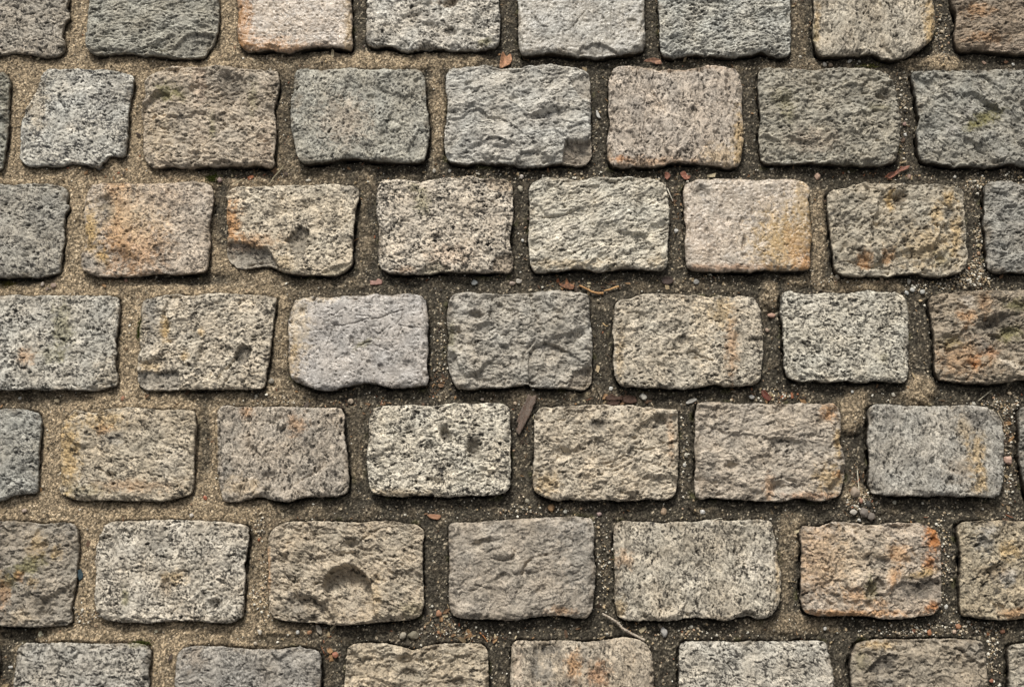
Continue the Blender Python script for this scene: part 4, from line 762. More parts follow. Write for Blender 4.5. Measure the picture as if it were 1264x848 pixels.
def place_(v):
    z_ = v[..., 2] + v[..., 0] * tl[:, None] + (sand_z(a_, b_) + .0008)[:, None]
    return np.stack([v[..., 0] * np.cos(th_)[:, None] - v[..., 1] * np.sin(th_)[:, None] + a_[:, None], v[..., 0] * np.sin(th_)[:, None] + v[..., 1] * np.cos(th_)[:, None] + b_[:, None], z_], 2)
V = np.concatenate([place_(up_), place_(lo_)], 1).reshape(-1, 3)
o_ = (np.arange(m) * 12)[:, None]
six = np.concatenate([o_ + np.arange(6)[None], o_ + 6 + np.arange(5, -1, -1)[None]])
four = np.concatenate([o_ + np.array([[k_, k_ + 6, (k_ + 1) % 6 + 6, (k_ + 1) % 6]]) for k_ in range(6)])
lp = lin(np.array([(118, 92, 68), (150, 118, 84), (92, 72, 56), (160, 142, 112), (70, 58, 48), (150, 96, 68), (186, 172, 142), (128, 112, 88)]))
litter = add_mesh('litter', V, [six, four], M_LEAF, np.repeat(lp[rng.choice(8, m, p=[.2, .14, .18, .12, .16, .06, .06, .08])], 12, 0), smooth=False)
tag(litter, 'crumbs of dead leaf, bark and straw scattered in the joints', 'litter', kind='stuff')

# ------------------------------------------------------------------ single pebbles, leaves, twigs and bark
IV2, IF2 = ico(3)
def spot(px, py, z=-0.010):
    x, y = ground_point(px, py, z)
    return float(x), float(y)
def pebble(px, py, w_, h_, color, label, group=None, rot=None, cat='pebble', tall=0.6, up=0.0, angular=0.0):
    """w_, h_: size seen from above in millimetres"""
    x, y = spot(px, py)
    s = int(px * 7 + py * 13)
    v = IV2.copy()
    angular = max(angular, .30)
    if angular:
        rr = np.random.default_rng(s)
        for _ in range(14):
            nrm_ = rr.normal(size=3); nrm_ /= np.linalg.norm(nrm_)
            lim = 1 - angular * rr.uniform(.3, 1)
            dd = v @ nrm_
            v = v - np.where(dd > lim, dd - lim, 0)[:, None] * nrm_
    nz = 0.20 * perlin(v[:, 0] * 1.6 + s, v[:, 1] * 1.6 + v[:, 2], s) + 0.08 * perlin(v[:, 0] * 4 + s, v[:, 1] * 5 + v[:, 2] * 3, s + 1)
    v = v * (1 + nz)[:, None]
    a = math.radians(rot if rot is not None else (s * 37) % 180)
    w_ *= .88; h_ *= .88
    hh = min(w_, h_) * tall
    color = tuple(0.56 * q + 0.32 * sum(color) / 3 - 2 for q in color)
    v = v * np.array([w_, h_, hh]) * 0.0005
    ca, sa = math.cos(a), math.sin(a)
    v = np.stack([v[:, 0] * ca - v[:, 1] * sa, v[:, 0] * sa + v[:, 1] * ca, v[:, 2]], 1)
    tone = 1 + 0.18 * perlin(IV2[:, 0] * 3 + s, IV2[:, 1] * 3 + IV2[:, 2], s + 2)
    o = add_mesh('pebble', v, [IF2], M_GRIT, lin(color)[None] * tone[:, None])
    o.location = (x, y, float(sand_z(x, y)) + hh * 0.0005 * 0.45 + 0.6 * up * 0.001)
    tag(o, label, cat, group)
    return o

def blade_of(name, outline_px, color, label, cat, thick=0.6, curl=3.0, lift=1.0, mat=None, ragged=0.0, axis=0.0, color2=None):
    """a thin piece with real thickness (leaf, flake, bark) whose outline was measured on the photograph, curled along its axis (degrees)"""
    P = np.array([spot(a, b) for a, b in outline_px]) * 1000
    c = P.mean(0); s = int(c[0] * 31 + c[1] * 17) & 0xffff
    R_ = catmull_closed(P, 0.5) if ragged == 0 else resample(np.concatenate([P, P[:1]]), 90)[:-1]
    R_ = R_ + (0.3 + ragged) * np.stack([perlin(R_[:, 0] / 2.5, R_[:, 1] / 2.5, s), perlin(R_[:, 0] / 2.5, R_[:, 1] / 2.5, s + 1)], 1)
    n = len(R_)
    fr = [1, .95, .8, .6, .4, .2]
    rings = [c + (R_ - c) * f for f in fr] + [c[None]]
    top = np.concatenate(rings)
    a = math.radians(axis)
    t = (top - c) @ np.array([-math.sin(a), math.cos(a)]); L = np.abs(t).max() + 1e-6
    l = (top - c) @ np.array([math.cos(a), math.sin(a)]); LL = np.abs(l).max() + 1e-6
    zz = lift + curl * (t / L) ** 2 * (0.7 + 0.6 * np.sign(t)) + 0.5 * curl * (l / LL) ** 2 * 0.6 + 0.35 * fbm(top[:, 0] / 3, top[:, 1] / 3, s + 3, 3)
    zz = zz - 0.5 * thick * (np.concatenate([np.full(n, 1.0), np.full(n, .35)] + [np.zeros(n)] * 4 + [np.zeros(1)]))
    up_ = np.concatenate([top, zz[:, None]], 1)
    dn = np.concatenate([top, (zz - thick)[:, None]], 1)
    m_ = len(top); fs3, fs4 = [], []
    idx = np.arange(n); nxt = np.roll(idx, -1)
    area = np.sum(R_[:, 0] * np.roll(R_[:, 1], -1) - np.roll(R_[:, 0], -1) * R_[:, 1])
    for k in range(5):
        q = np.stack([k * n + idx, k * n + nxt, (k + 1) * n + nxt, (k + 1) * n + idx], 1)
        fs4 += [q if area > 0 else q[:, ::-1], (q[:, ::-1] if area > 0 else q) + m_]
    q = np.stack([5 * n + idx, 5 * n + nxt, np.full(n, 6 * n)], 1)
    fs3 += [q if area > 0 else q[:, ::-1], (q[:, ::-1] if area > 0 else q) + m_]
    q = np.stack([idx, idx + m_, nxt + m_, nxt], 1); fs4.append(q if area > 0 else q[:, ::-1])
    tone = 1 + 0.25 * fbm(top[:, 0] / 4, top[:, 1] / 1.4, s + 5, 3)
    color = tuple(0.54 * q + 0.32 * sum(color) / 3 - 2 for q in color)
    C_ = lin(color)[None] * tone[:, None]
    if color2 is not None:
        mm = sstep(-.1, .3, fbm(top[:, 0] / 3.5, top[:, 1] / 3.5, s + 6, 3))[:, None]; C_ = C_ + (0.75 * lin(color2)[None] + 0.1 * lin(color2).mean() - C_) * mm
    V_ = np.concatenate([up_, dn]); ctr = np.array([c[0], c[1], 0])
    o = add_mesh(name, (V_ - ctr) * 0.001, [np.concatenate(fs4), np.concatenate(fs3)], mat or M_LEAF, np.concatenate([C_, C_ * 0.9]))
    gx_ = P[:, 0] * 0.001; gy_ = P[:, 1] * 0.001
    o.location = (c[0] * 0.001, c[1] * 0.001, max(float(np.mean(sand_z(gx_, gy_))), float(sand_z(c[0] * .001, c[1] * .001))) + 0.0006)
    tag(o, label, cat)
    return o

def stick(name, pts_px, r0, r1, color, label, cat='twig', lift=1.2, arch=1.0, flat=1.0, group=None, color2=None):
    P = np.array([spot(a, b) for a, b in pts_px]) * 1000
    seg = np.concatenate([[0], np.cumsum(np.hypot(*np.diff(P, axis=0).T))])
    k = max(12, int(seg[-1] / 1.0)); t = np.linspace(0, seg[-1], k)
    C = np.stack([np.interp(t, seg, P[:, 0]), np.interp(t, seg, P[:, 1])], 1)
    for _ in range(2): C[1:-1] = (C[:-2] + 2 * C[1:-1] + C[2:]) / 4
    s = int(abs(P[0, 0] * 19 + P[0, 1] * 7)) & 0xffff
    gz = sand_z(C[:, 0] * .001, C[:, 1] * .001) * 1000
    z = np.interp(t, t[[0, k // 2, -1]], gz[[0, k // 2, -1]]) + lift + arch * np.sin(np.pi * t / t[-1]) + 0.3 * perlin(t / 6, t * 0 + s, s)
    z = np.maximum(z, gz + r1 * 0.6)
    T = np.gradient(C, axis=0); T /= np.hypot(T[:, 0], T[:, 1])[:, None]
    Nn = np.stack([-T[:, 1], T[:, 0]], 1)
    rad = np.interp(t, [0, t[-1]], [r0, r1]) * (1 + 0.18 * perlin(t / 4, t * 0, s + 1) + 0.10 * perlin(t / 1.5, t * 0, s + 2))
    m_ = 10; an = np.arange(m_) * 2 * math.pi / m_
    V_ = np.zeros((k, m_, 3))
    V_[..., :2] = C[:, None] + Nn[:, None] * (np.cos(an)[None, :, None] * rad[:, None, None])
    V_[..., 2] = z[:, None] + np.sin(an)[None] * rad[:, None] * flat
    V_ *= 1 + 0
    idx = np.arange(m_); fs = []
    for a in range(k - 1):
        fs.append(np.stack([a * m_ + idx, (a + 1) * m_ + idx, (a + 1) * m_ + np.roll(idx, -1), a * m_ + np.roll(idx, -1)], 1)[:, ::-1])
    VV = V_.reshape(-1, 3)
    cap0, cap1 = len(VV), len(VV) + 1
    VV = np.concatenate([VV, VV[:m_].mean(0)[None], VV[-m_:].mean(0)[None]])
    tri = np.concatenate([np.stack([idx, np.roll(idx, -1), np.full(m_, cap0)], 1), np.stack([(k - 1) * m_ + np.roll(idx, -1), (k - 1) * m_ + idx, np.full(m_, cap1)], 1)])
    tone = 1 + 0.3 * fbm(VV[:, 0] / 1.2, VV[:, 1] / 5, s + 4, 3)
    CC = lin(color)[None] * tone[:, None]
    if color2 is not None:
        mm = sstep(0, .3, fbm(VV[:, 0] / 2, VV[:, 1] / 2, s + 6, 2))[:, None]; CC = CC + (lin(color2)[None] - CC) * mm
    org = np.array([P[0, 0], P[0, 1], z[0]])
    o = add_mesh(name, (VV - org) * .001, [np.concatenate(fs), tri], M_WOOD, CC)
    o.location = org * .001
    tag(o, label, cat, group)
    return o
# leaves and flakes (outlines in plan pixels)
blade_of('dead_leaf', [(617, 84), (618, 72), (621, 65), (625, 69), (630, 66), (632, 73), (629, 79), (623, 82)], (214, 138, 84), 'bright orange curled leaf flake standing on sand below the top row', 'leaf', curl=3.5, lift=2.5, axis=70, color2=(226, 164, 120))
blade_of('dead_leaf', [(795, 75), (800, 72.5), (808, 71.5), (815, 73), (817, 78), (811, 78.5), (804, 76)], (172, 112, 82), 'brown slipper-shaped leaf flake above the pinkish upright-grained sett', 'leaf', curl=2.5, lift=2.5, axis=5, color2=(200, 150, 115))
blade_of('dead_leaf', [(1094, 218), (1098, 214), (1106, 211), (1111, 206), (1118, 205), (1123, 204), (1121, 208), (1113, 211), (1106, 216), (1099, 220)], (164, 100, 76), 'long red-brown curled leaf below the rough olive-grey sett', 'leaf', curl=3.0, lift=3.0, axis=35, color2=(205, 130, 100))
blade_of('dead_leaf', [(840, 213), (845, 211), (849, 215), (853, 217), (849, 221), (844, 219)], (190, 96, 66), 'small red leaf scrap above the ochre-turning pinkish sett', 'leaf', curl=2, lift=2, axis=-30, color2=(215, 150, 120))
blade_of('dead_leaf', [(821, 213), (825, 212), (828, 216), (824, 221), (821, 218)], (186, 104, 74), 'tiny folded red leaf scrap in the joint above the streaked pale cream sett', 'leaf', curl=2, lift=2, axis=60)
blade_of('dead_leaf', [(690, 349), (697, 350), (699, 344), (703, 349), (709, 353), (706, 357), (698, 355), (692, 353)], (150, 92, 58), 'crumpled brown leaf scrap beside the orange twig', 'leaf', curl=3, lift=2, axis=10, color2=(190, 130, 90))
blade_of('dead_leaf', [(817, 343), (823, 341), (829, 342), (832, 346), (827, 350), (819, 349)], (96, 72, 62), 'dark brown oval leaf flake below the streaked pale cream sett', 'leaf', curl=2, lift=2, axis=0)
blade_of('dead_leaf', [(940, 483), (944, 481), (949, 486), (953, 492), (949, 494), (943, 490)], (146, 76, 54), 'dark red flake beside pale grit above the pinkish tan dented sett', 'leaf', curl=2, lift=2, axis=-50, color2=(120, 50, 36))
blade_of('dead_leaf', [(390, 771), (394, 772), (397, 777), (396, 783), (391, 779)], (172, 156, 132), 'pale beige leaf scrap under the sett with the arched hollow', 'leaf', curl=2, lift=2, axis=60)
blade_of('bark_strip', [(652, 486), (657, 489), (663, 487), (661, 496), (655, 511), (648, 524), (641, 537), (637, 533), (640, 522), (637, 521), (642, 508), (648, 497)], (142, 118, 100), 'broad grey-brown bark strip lying in a joint', 'bark', thick=1.8, curl=1.5, lift=4.0, ragged=0.5, axis=65, mat=M_WOOD, color2=(112, 90, 76))
for q, lab in (([(747, 489), (755, 486), (762, 489), (770, 488), (768, 493), (758, 494), (749, 494)], 'reddish bark crumb nearest the dark joint corner, beside the big white pebble'),
               ([(748, 496), (757, 494), (766, 495), (764, 499), (753, 500)], 'thin reddish bark crumb lowest of the crumbs by the big white pebble'),
               ([(768, 490), (776, 487), (785, 489), (787, 496), (779, 498), (770, 496)], 'darkest brown bark crumb, closest to the big white pebble')):
    blade_of('bark_crumb', q, (112, 76, 58), lab, 'bark', thick=1.5, curl=1.2, lift=2.2, ragged=0.4, mat=M_WOOD, color2=(80, 58, 46))
blade_of('brick_chip', [(456, 345), (463, 346), (466, 343), (472, 345), (471, 350), (463, 351), (457, 351)], (206, 140, 120), 'flat pink brick chip above the lilac-grey sett', 'chip', thick=1.6, curl=0.4, lift=1.8, ragged=0.2, mat=M_GRIT)
blade_of('brick_chip', [(527, 635), (534, 634), (543, 635), (544, 638), (540, 641), (531, 639)], (214, 138, 88), 'flat orange chip between the two-pitted cream sett and the mauve-grey sett', 'chip', thick=1.8, curl=0.5, lift=2.0, mat=M_GRIT)
blade_of('stone_shard', [(736, 136), (738, 136), (741, 143), (742, 145), (737, 143)], (226, 220, 208), 'sharp white shard in the joint between bluish and pinkish setts', 'chip', thick=1.4, curl=0.3, lift=2.0, mat=M_GRIT)
blade_of('stone_shard', [(847, 496), (852, 492.5), (859, 491), (861, 493), (854, 497), (848, 498)], (204, 198, 184), 'long pale stone sliver at the corner of the pinkish tan dented sett', 'chip', thick=1.4, curl=0.3, lift=1.8, mat=M_GRIT)
blade_of('blue_flake', [(96, 704), (100, 702), (103, 708), (102, 714), (98, 716), (96, 711)], (52, 84, 98), 'dark teal-blue flake beside the lichen-filmed brown-grey sett', 'chip', thick=0.8, curl=0.8, lift=2.0, ragged=0.3, mat=M_GRIT)
# twigs and straws
stick('twig', [(715, 351.5), (722, 355), (731, 360), (738, 361.5), (745, 361)], 1.0, 1.7, (184, 142, 98), 'bent orange-tan twig above the rough ridged grey sett', lift=2.2)
stick('twig', [(746, 358), (753, 357), (759, 354.5), (764, 353)], 0.8, 1.5, (196, 156, 108), 'short light tan twig right of the bent orange one', lift=2.0)
stick('twig', [(743, 757), (752, 762), (762, 768), (768, 775), (778, 781), (788, 786), (796, 790)], 1.4, 1.7, (186, 174, 158), 'long bleached twig lying across the joint, with peeling bark', lift=5.0, color2=(120, 106, 94))
stick('twig', [(769, 775), (774, 782), (781, 785)], .6, .5, (96, 84, 74), 'thin dark side sprig beside the long bleached twig', lift=4.0)
stick('straw', [(350, 205), (345, 212), (338, 219), (333, 227)], .7, .5, (168, 158, 132), 'long thin straw leaning below the mossy tan sett', 'straw', lift=3.0)
stick('straw', [(346, 206), (343, 212), (336, 220)], .5, .4, (140, 130, 106), 'shorter dull straw beside the long thin straw', 'straw', lift=2.0)
stick('straw', [(289, 229), (295, 225), (300, 221), (302, 219.5)], .9, .5, (186, 174, 146), 'short pale straw near a mossy corner above the holed cream sett', 'straw', lift=2.0)
stick('straw', [(1209, 494), (1216, 488), (1225, 481)], .6, .6, (180, 172, 152), 'pale straw on dark soil above the bluish grey sett', 'straw', lift=2.0)
stick('straw', [(1233, 508), (1238, 519), (1243, 531)], .8, .5, (148, 138, 120), 'dull straw against the rounded corner of the bluish grey sett', 'straw', lift=2.0)
stick('straw', [(1058.5, 580), (1059, 592), (1059.5, 607)], .55, .45, (206, 198, 178), 'single upright pale needle in the joint left of the bluish grey sett', 'straw', lift=2.5)
stick('twig', [(850, 624), (856, 630), (864, 634)], .9, .6, (58, 48, 40), 'short dark twig ending at a white pebble', lift=2.0)
stick('straw', [(880, 642), (887, 639.5), (892, 639.5)], .7, .5, (196, 188, 170), 'thin pale straw against the upper edge of the wide grey-tan sett', 'straw', lift=3.0)
stick('twig', [(592, 780), (598, 786), (602, 792)], .6, .4, (186, 128, 84), 'thin orange sprig left of the mauve-grey sett', lift=2.0)
stick('straw', [(738, 481), (742, 490), (740, 497)], .9, .5, (122, 112, 96), 'dull curved straw left of the reddish bark crumbs', 'straw', lift=2.0)
stick('straw', [(744, 398), (748, 402), (751, 401)], .8, .5, (206, 176, 130), 'pale chip of straw in the joint left of the striped beige sett', 'straw', lift=2.0)
stick('straw', [(824, 231), (827, 240), (831, 247)], .7, .6, (214, 206, 190), 'bleached straw right of the streaked pale cream sett', 'straw', lift=2.0)
# pebbles one can point to
WH, CRM, TAN, ORG, PCH = (226, 222, 210), (214, 202, 176), (190, 164, 132), (208, 132, 74), (222, 172, 138)
pebble(794, 489, 12, 9, (228, 222, 200), 'big white oval pebble at the end of the reddish bark crumbs', rot=-25, up=1)
pebble(754.5, 479, 6.5, 6, WH, 'white round pebble at the corner of the striped beige sett', up=1)
pebble(636, 497, 5.5, 6, (224, 190, 150), 'peach round pebble left of the bark strip', up=1)
pebble(680.5, 626, 10, 11, (204, 150, 92), 'amber pebble below the crack-crossed tan sett', up=1.5)
pebble(632, 349, 9, 7, (196, 168, 148), 'pinkish pebble touching the pale round one', up=1)
pebble(640.5, 346, 9.5, 8, (208, 196, 176), 'pale round pebble below the flecked pink-cream sett', up=1.5)
pebble(586, 348, 10, 10, (196, 200, 196), 'square bluish-white stone chip below the flecked pink-cream sett', rot=8, angular=.35, up=1)
pebble(642.5, 232, 8, 12, (196, 182, 150), 'upright beige pebble between the flecked and the streaked cream setts', rot=0, up=1)
pebble(645, 296, 5, 5, WH, 'white dot of a pebble between the flecked and the streaked cream setts')
pebble(835, 284, 7, 6.5, WH, 'white round pebble in the dark joint left of the ochre-turning sett', up=1)
pebble(1245.5, 567, 12, 13, (232, 178, 150), 'large peach wedge-shaped stone in the joint near the right edge', angular=.25, rot=90, up=2)
pebble(541.5, 757, 9.5, 9, (208, 136, 90), 'orange angular pebble left of the mauve-grey sett', angular=.2, up=1.5)
pebble(541, 780, 5, 4.5, ORG, 'small orange pebble below the other orange one, left of the mauve-grey sett')
pebble(820, 780, 10, 14, (198, 192, 184), 'tall grey-white stone chip right of the long bleached twig', angular=.3, rot=0, up=2)
pebble(929, 489, 9, 6, WH, 'white flat pebble left of the dark red flake', rot=-10, up=1)
pebble(868, 631, 8, 7, (224, 220, 212), 'white pebble at the end of the short dark twig', up=1)
pebble(847.5, 561, 7, 6, CRM, 'cream pebble, upper of two in the narrow dark joint', up=1)
pebble(845.5, 573, 5.5, 5.5, WH, 'white pebble, lower of two in the narrow dark joint', up=1)
pebble(820, 631, 8, 12, (186, 150, 112), 'tan upright pebble above the wide grey-tan sett', rot=0, up=1)
pebble(1149, 780, 7, 9, (214, 128, 72), 'largest orange pebble in the grit below the orange-crusted sett', rot=-20, up=1.5)
pebble(1184.5, 773, 8.5, 7, (206, 132, 82), 'orange pebble beside a peach one below the orange-crusted sett', up=1.5)
pebble(1179.5, 779.5, 7, 5.5, (226, 184, 150), 'peach pebble touching the orange one below the orange-crusted sett', up=1)
pebble(1129.5, 778, 5, 5, (190, 110, 74), 'smallest red-orange pebble in the grit below the orange-crusted sett')
pebble(1238.5, 779, 6.5, 8, (206, 130, 88), 'orange pebble in the joint above the lower right corner sliver', up=1)
pebble(1225, 840, 6, 6, (204, 116, 78), 'orange-red pebble on the bottom edge in the gritty joint', up=1)
pebble(1019, 775.5, 6, 5, WH, 'white pebble on sand below the lower left corner of the orange-crusted sett')
pebble(1169.5, 748.5, 5, 7, WH, 'white upright pebble right of the orange-crusted sett', up=1)
pebble(1018.5, 79, 8.5, 6.5, (226, 218, 200), 'white pebble touching a tan one, below the beige upright-grained sett', up=1)
pebble(1026, 79, 7.5, 7, (198, 166, 132), 'tan pebble touching a white one, below the beige upright-grained sett', up=1)
pebble(1049.5, 74.5, 8, 6, (212, 208, 194), 'greyish white pebble close under the beige upright-grained sett', up=1)
pebble(1062, 74, 5, 4, (204, 200, 180), 'small dull pebble under the middle of the beige upright-grained sett')
pebble(1243.5, 75, 6, 7, (212, 142, 94), 'orange oval pebble below the rusty brown sett', rot=90, up=1)
pebble(1251.5, 78.5, 5, 5, WH, 'white pebble beside the orange oval below the rusty brown sett')
pebble(1216, 76, 8, 5, (196, 150, 120), 'pale brown flat pebble below the rusty brown sett')
pebble(1118.5, 165, 6, 6, WH, 'white pebble in the joint between olive-grey and slate-grey setts', up=1)
pebble(1118, 152, 6, 7, (176, 128, 112), 'dull pink pebble above the white one in the olive-slate joint')
pebble(1113.5, 116, 6, 5, CRM, 'cream pebble highest in the joint between olive-grey and slate-grey setts')
pebble(1010, 216.5, 8.5, 12, (216, 168, 136), 'smooth peach oval pebble above the sand-filled joint', rot=8, up=1.5)
pebble(1124, 216, 9, 6, (176, 132, 112), 'dusty pink pebble beside the tip of the red-brown curled leaf')
pebble(1180, 217, 5, 5, (206, 200, 184), 'whitish pebble above the dark blue-grey sett of the third row')
pebble(1262, 217, 5, 5, (222, 190, 120), 'yellow pebble at the right edge above the third row')
pebble(432.5, 494.5, 8.5, 8.5, (204, 178, 146), 'round beige pebble below the lilac-grey sett', up=1)
pebble(69.5, 494, 6, 9, (204, 180, 136), 'yellowish upright pebble below the large-crystal grey sett', rot=80, up=1)
pebble(23, 490.5, 5, 5, WH, 'white pebble below the large-crystal grey sett, near the left edge')
pebble(151.5, 491.5, 8, 5, (204, 126, 84), 'orange flat pebble in the sand above the tan notched sett', up=.5)
pebble(66, 352.5, 9.5, 8, (186, 152, 128), 'largest of three pinkish pebbles above the large-crystal grey sett', up=1.5)
pebble(52.5, 351, 7, 6, (196, 176, 156), 'palest of three pinkish pebbles above the large-crystal grey sett', up=1)
pebble(58, 357, 7, 5, (156, 130, 110), 'dullest of three pinkish pebbles above the large-crystal grey sett', up=.5)
pebble(156, 346.5, 5, 5, (208, 146, 118), 'pink pebble under the ochre-stained sett')
pebble(30, 630, 6, 8, (206, 176, 152), 'pinkish pebble below the blue-grey sett at the left edge of the fifth row', angular=.2, up=1)
pebble(236, 636, 7, 6, (214, 200, 182), 'cream pebble above the broad blotched sett', up=1)
pebble(253, 614, 7.5, 5, (220, 106, 66), 'vivid orange-red pebble right of the tan notched sett', up=1)
pebble(49, 782, 6, 9, (232, 222, 176), 'yellow-white pebble above the blotched corner sett', rot=0, up=1)
pebble(193, 779, 5, 5, (214, 202, 160), 'pale yellow pebble below the broad blotched sett')
pebble(11.5, 823, 8, 4, (206, 202, 192), 'flat white pebble left of the blotched corner sett', rot=0)
pebble(413, 808, 8.5, 9, (202, 112, 72), 'orange crumb in the dark joint of the bottom row', angular=.25, up=1)
pebble(367, 780, 6.5, 5, WH, 'white pebble below the lower left of the hollowed sett')
pebble(381.5, 780, 7, 6, (196, 130, 78), 'orange-brown pebble below the hollowed sett', up=1)
pebble(320.5, 779.5, 6, 8, (222, 208, 184), 'cream pebble on sand right below the broad blotched sett', angular=.2, up=1)
pebble(315, 794, 6, 5, (206, 186, 156), 'beige pebble above the plain fine-grained grey sett')
pebble(510, 784, 15, 13, (150, 138, 110), 'large mossy tan stone in the joint above the dipped sett', angular=.2, up=2)
pebble(497, 784, 10, 9, (196, 182, 156), 'cream flaky stone beside the large mossy tan one', angular=.3, up=1)
pebble(1127, 357, 8, 7.5, (216, 214, 204), 'white pebble, highest of three above the dark joint', up=1)
pebble(1139.5, 360, 9, 8, (208, 206, 194), 'largest of three white pebbles above the dark joint', up=1)
pebble(1120, 360.5, 7.5, 6, (204, 204, 196), 'white pebble nearest the speckled grey-beige sett, of three', up=1)
pebble(1123, 346, 9, 6, (206, 196, 176), 'cream pebble close under the lumpy ochre-crusted sett', up=1)
pebble(1089, 344, 5, 9, (214, 178, 136), 'upright tan chip under the lumpy ochre-crusted sett', rot=25, up=1)
pebble(1096, 347, 7, 4, (206, 170, 130), 'flat tan chip under the lumpy ochre-crusted sett', rot=-30, up=1)
pebble(1209.5, 302, 6.5, 6, (206, 184, 124), 'yellow pebble, upper of two right of the lumpy sett', up=1)
pebble(1209.5, 312, 5.5, 6.5, (208, 150, 96), 'orange pebble, lower of two right of the lumpy sett', up=1)
pebble(1034.5, 342, 6.5, 6, (214, 192, 160), 'cream pebble at the lower left of the lumpy sett', up=1)
pebble(859.5, 347, 9, 9, (176, 172, 164), 'dull grey angular pebble below the ochre-turning sett', angular=.3, up=1)
pebble(953, 389, 13, 7, (220, 160, 128), 'peach wedge stone under the soil lump right of the striped beige sett', rot=-5, angular=.25, up=2.5)
pebble(948, 407, 7, 7, (196, 160, 130), 'tan pebble below the peach wedge stone', up=1.5)
pebble(1054.5, 608, 13, 15, (186, 160, 132), 'tan stone at the top of the gravel heap', angular=.3, up=3)
pebble(1062, 618, 8, 6, (206, 140, 108), 'orange-pink pebble in the gravel heap', up=4)
pebble(1054, 632, 9, 10, (206, 194, 176), 'white angular stone low in the gravel heap', angular=.3, up=2)
pebble(1066, 632, 15, 12, (150, 136, 122), 'broad grey-brown stone in the middle of the gravel heap', angular=.3, up=2)
pebble(1076, 637, 13, 12, (140, 126, 112), 'brown stone at the lower right of the gravel heap', angular=.3, up=1)
pebble(1072, 622, 10, 9, (84, 78, 70), 'dark stone on the right of the gravel heap', angular=.3, up=3)
pebble(1061.5, 641.5, 5, 5, WH, 'white bead at the foot of the gravel heap', up=1)
pebble(740, 634, 7, 6, (196, 160, 150), 'mauve-pink pebble between the mauve-grey and wide grey-tan setts', up=1)
pebble(698, 631, 7, 6, (212, 208, 190), 'whitish ring-like pebble above the mauve-grey sett', up=1)
pebble(651, 618, 7, 8, (176, 164, 136), 'olive-beige pebble left below the crack-crossed tan sett', up=1)
pebble(595, 494 - 2, 6, 5.5, (222, 196, 166), 'peach-white pebble above the two-pitted cream sett', up=1)
pebble(1105, 619.5, 6, 6, (214, 206, 178), 'cream pebble below the bluish grey sett', up=1)
pebble(1248, 485, 7, 6, (204, 176, 136), 'tan pebble below the green and orange stained brown sett', up=1)
pebble(1203, 498, 7, 6, (206, 198, 176), 'cream pebble at the top right of the bluish grey sett', up=1)
pebble(1052.5, 483, 5, 5, WH, 'white pebble below the speckled grey-beige sett', up=.5)
pebble(1104, 486, 6, 7, (222, 212, 186), 'white upright pebble at the edge of a sand patch', up=.5)
pebble(380, 222, 8, 5, (206, 194, 172), 'cream pebble above the holed cream sett', up=.5)
pebble(536, 210, 7, 6, (206, 196, 176), 'pale pebble in the row of white grit above the flecked sett', up=.5)
pebble(555, 209.5, 6, 5, (212, 204, 186), 'second pale pebble in the row of white grit above the flecked sett', up=.5)
pebble(644, 217, 7.5, 6, (222, 206, 190), 'largest of the white pebbles above the flecked and streaked setts', up=1)
pebble(271, 222, 8, 9, (176, 140, 128), 'dull pink pebble at the mossy corner of the ochre-stained sett', up=1)
pebble(123, 207, 10, 8, (140, 132, 120), 'grey stone under the slanting blue-grey sett', angular=.3, up=1)
pebble(335, 470, 9, 9, (176, 164, 142), 'beige stone in the joint right of the dark-holed cream sett', up=1)

# moss cushions
def moss(px, py, rx, ry, label, nblade=420, color=(74, 82, 34)):
    x0, y0 = spot(px, py)
    a = rng.normal(0, .45, nblade) * rx * .001; b = rng.normal(0, .45, nblade) * ry * .001
    zb = sand_z(x0 + a, y0 + b)
    zb = np.where(near_mm(x0 + a, y0 + b)[0] < 0, np.maximum(zb, -0.006), zb)
    L_ = rng.uniform(.0012, .0030, nblade); th = rng.uniform(0, 2 * math.pi, nblade); lean = rng.uniform(.2, .9, nblade)
    wv = .00035
    dx, dy = np.cos(th), np.sin(th)
    base = np.stack([a, b, zb], 1)
    side_ = np.stack([-dy, dx, dy * 0], 1) * wv
    tip = base + np.stack([dx * lean * L_, dy * lean * L_, L_], 1)
    mid = base + np.stack([dx * lean * L_ * .4, dy * lean * L_ * .4, L_ * .6], 1)
    V_ = np.stack([base - side_, base + side_, mid + side_ * .9, mid - side_ * .9, tip], 1).reshape(-1, 3)
    k5 = np.arange(nblade)[:, None] * 5
    q = k5 + np.array([[0, 1, 2, 3]]); t = k5 + np.array([[3, 2, 4]])
    cv = lin(color)[None] * rng.uniform(.6, 1.5, (nblade, 1)) * np.array([[1, 1, 1]])
    o = add_mesh('moss_cushion', V_, [q, t], M_MOSS, np.repeat(cv, 5, 0))
    o.location = (x0, y0, 0); tag(o, label, 'moss')
moss(261, 220, 9, 7, 'dark green moss tuft at the upper corner of the ochre-stained sett')
moss(172, 407, 3, 16, 'thin strip of green moss along the left side of the dark-holed cream sett', 300)
moss(174, 793, 13, 4, 'green moss strip on the upper edge of the blotched corner sett', 300)
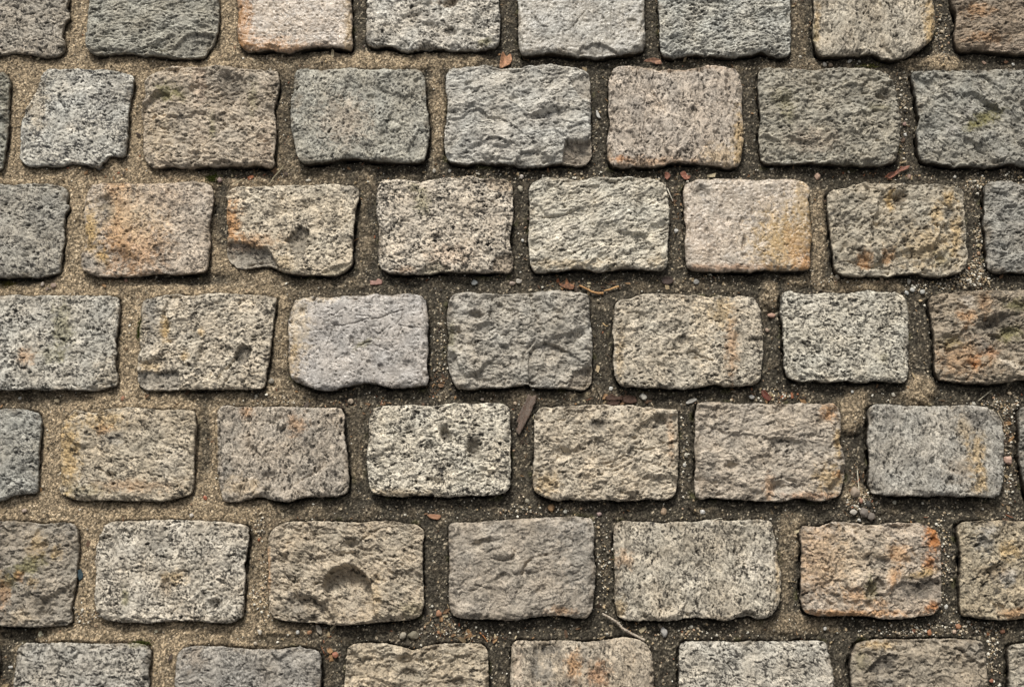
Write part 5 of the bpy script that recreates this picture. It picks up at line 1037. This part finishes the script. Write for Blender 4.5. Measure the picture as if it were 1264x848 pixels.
moss(1075, 80, 18, 4, 'olive moss film on the soil below the beige upright-grained sett', 260, (92, 92, 52))
moss(8, 350, 12, 6, 'brownish moss below the dark blue-grey sett at the left edge', 260, (92, 86, 46))

# ------------------------------------------------------------------ light, sky, camera
SUN_EL, SUN_AZ = math.radians(40), math.radians(-10)      # light falls from beyond the top edge, a little from the left
world = bpy.data.worlds.new('World'); scene.world = world; world.use_nodes = True
nt = world.node_tree; bg = nt.nodes['Background']
sky = nt.nodes.new('ShaderNodeTexSky'); sky.sky_type = 'NISHITA'; sky.sun_disc = False
sky.sun_elevation = SUN_EL; sky.sun_rotation = SUN_AZ
sky.dust_density = 5.0; sky.air_density = 1.0
hs = nt.nodes.new('ShaderNodeHueSaturation'); hs.inputs['Saturation'].default_value = 0.0     # a clouded sky
nt.links.new(sky.outputs['Color'], hs.inputs['Color']); nt.links.new(hs.outputs['Color'], bg.inputs['Color'])
bg.inputs['Strength'].default_value = 0.05
sl = bpy.data.lights.new('sun', 'SUN'); sl.energy = 1.5; sl.angle = math.radians(11); sl.color = (1.0, 0.945, 0.85)
so = bpy.data.objects.new('sun', sl); COL.objects.link(so)
# the sun stands towards +Y (top of the picture), turned by SUN_AZ
ddir = (math.sin(SUN_AZ) * math.cos(SUN_EL), math.cos(SUN_AZ) * math.cos(SUN_EL), math.sin(SUN_EL))
from mathutils import Vector
so.rotation_euler = Vector(ddir).to_track_quat('Z', 'Y').to_euler(); so.location = Vector(ddir) * 5

cam = bpy.data.cameras.new('camera'); co = bpy.data.objects.new('camera', cam); COL.objects.link(co)
cam.sensor_width = 36.0; cam.lens = 36.0 * F / W; cam.clip_start = 0.05; cam.clip_end = 500
co.location = (0, -DIST * ST, DIST * CT); co.rotation_euler = (TILT, 0, 0)
scene.camera = co
scene.render.resolution_x, scene.render.resolution_y = 1024, 686
vs = scene.view_settings
scene.display_settings.display_device = 'sRGB'
vs.view_transform = 'Standard'; vs.look = 'None'; vs.gamma = 1.0; vs.use_curve_mapping = False
vs.exposure = 0.98
